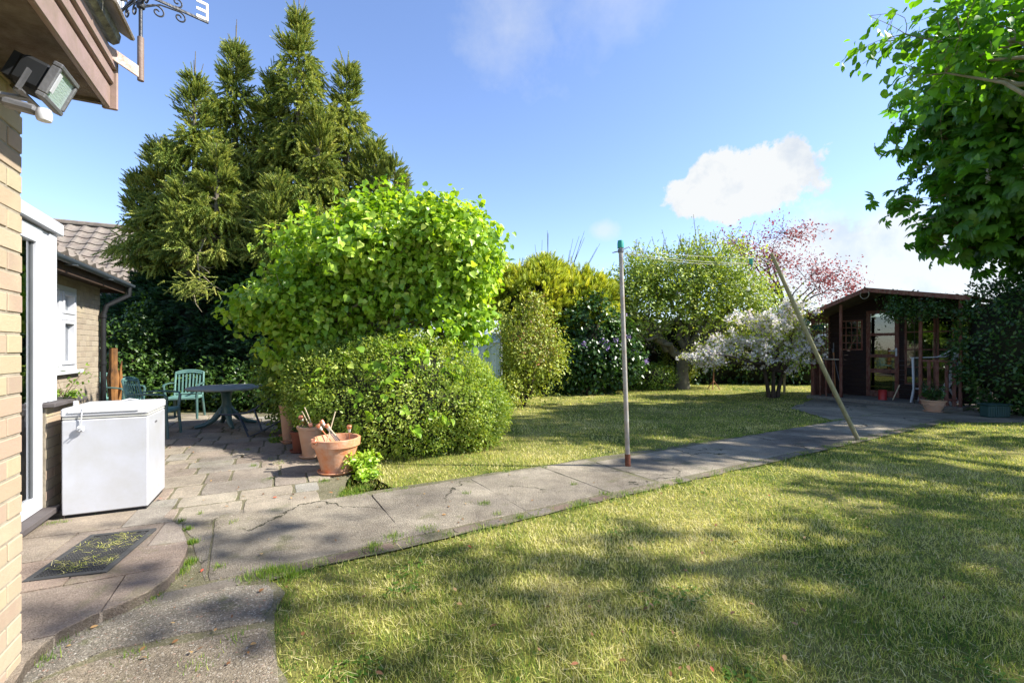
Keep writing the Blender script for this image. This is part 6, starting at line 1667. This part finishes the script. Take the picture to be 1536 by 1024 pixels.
# parts of the crown outside the picture, thrown up-sun of the shaded lawn
shade = [(1000, 690, .35, 60), (1090, 676, .35, 70), (1180, 662, .4, 70), (1270, 648, .4, 80), (1350, 640, .4, 80), (955, 700, .25, 40), (1540, 780, .6, 150), (1560, 900, .5, 120), (380, 800, .26, 34), (455, 792, .24, 30), (300, 838, .25, 22), (330, 905, .45, 80), (220, 930, .35, 50), (180, 860, .16, 10), (560, 870, .34, 36), (640, 850, .34, 40), (500, 925, .35, 36), (510, 1010, .28, 36), (420, 980, .2, 14),
         (760, 850, .34, 42), (880, 850, .30, 34), (820, 930, .16, 16), (780, 990, .22, 22), (960, 800, .18, 10), (1010, 870, .30, 44), (1100, 900, .36, 70), (1060, 800, .16, 12), (1180, 850, .30, 40), (1200, 960, .40, 80), (1050, 1010, .35, 40),
         (1300, 740, .5, 110), (1380, 800, .5, 130), (1280, 860, .45, 100), (1450, 720, .7, 150), (1400, 920, .5, 130), (1500, 850, .6, 150), (1340, 1000, .5, 120), (1480, 1000, .5, 120), (1250, 690, .5, 90), (1350, 670, .6, 120), (1120, 680, .45, 90), (990, 672, .5, 90),
         (870, 660, .5, 70), (1480, 660, .9, 140), (1180, 650, .5, 90), (1080, 645, .5, 60), (700, 855, .2, 14), (1160, 780, .12, 8), (950, 950, .2, 16), (1230, 800, .12, 12), (250, 790, .15, 8), (560, 690, .3, 20)]
sp_, sn_ = [], []; SHF = .25
for (px_, py_, rad, k_) in shade:
    k_ = max(3, int(k_ * SHF * (.45 if (px_ < 720 and py_ > 780) else .6 if px_ < 1230 and py_ > 700 else .4 if px_ < 930 else 1) * (1.7 if (py_ < 700 and px_ > 930) else 1.05 if px_ > 1230 else 1)))
    g0 = G(px_, py_)
    for hgt in (4.2,):
        hz_ = random.uniform(5.0, 6.4)
        tries = 0
        q0 = rng.normal(size=(k_, 3)) * np.array([rad * .48, rad * .48, .2])
        c0 = np.array(g0 + SUN * (hz_ / SUN.z))
        q = q0 + c0
        fr_ = in_frame(q)
        q[fr_] += np.array(SUN) * 2.2        # climb along the sun ray until out of the frame
        fr_ = in_frame(q); q = q[~fr_]
        sp_.append(q)
sp_ = np.concatenate(sp_); sn_ = unit(rdir(len(sp_)) + np.array([0, 0, .6]))
print('shade clusters', len(sp_))
parts.append(clusters(sp_, sn_, 5, .10, .13, T_HEART, droop=.4, up=.9, tilt=.5))
nbase = Vector((10.2, 3.2, 0)); tm = MB(); tm.tube([nbase, nbase + Vector((-.1, .1, 1.4)), nbase + Vector((-.3, .2, 2.9))], [.30, .24, .20], 12)
cpv = np.concatenate([cp[np.argsort(cp[:, 0] / cp[:, 1])[:90]], cp[rng.choice(len(cp), 150, replace=False)]])
limbs(tm, nbase + Vector((-.3, .2, 2.8)), [(9.6, 7.6, 5.3), (9.0, 8.0, 5.8), (7.8, 7.4, 6.2), (7.6, 7.2, 5.6)] + [tuple(q) for q in cpv] , .10, 14, .02, seed=12, twig=.007)
lt = sp_[rng.choice(len(sp_), 110, replace=False)]
lt = [q for q in lt if q[1] < 4.2]
lm_ = MB(); limbs(lm_, nbase + Vector((-.3, .2, 2.8)), [tuple(q) for q in lt], .09, 14, .03, seed=13, twig=.006)
# drop offshoots that would cross the picture
tm.add([Vector(v) for v in lm_.v], lm_.f, smooth=True)
tree('overhanging_tree', nbase, 'nearest tree with big heart shaped leaves overhanging the upper right corner', 'tree', parts, [near_m], tm, bark_pale)
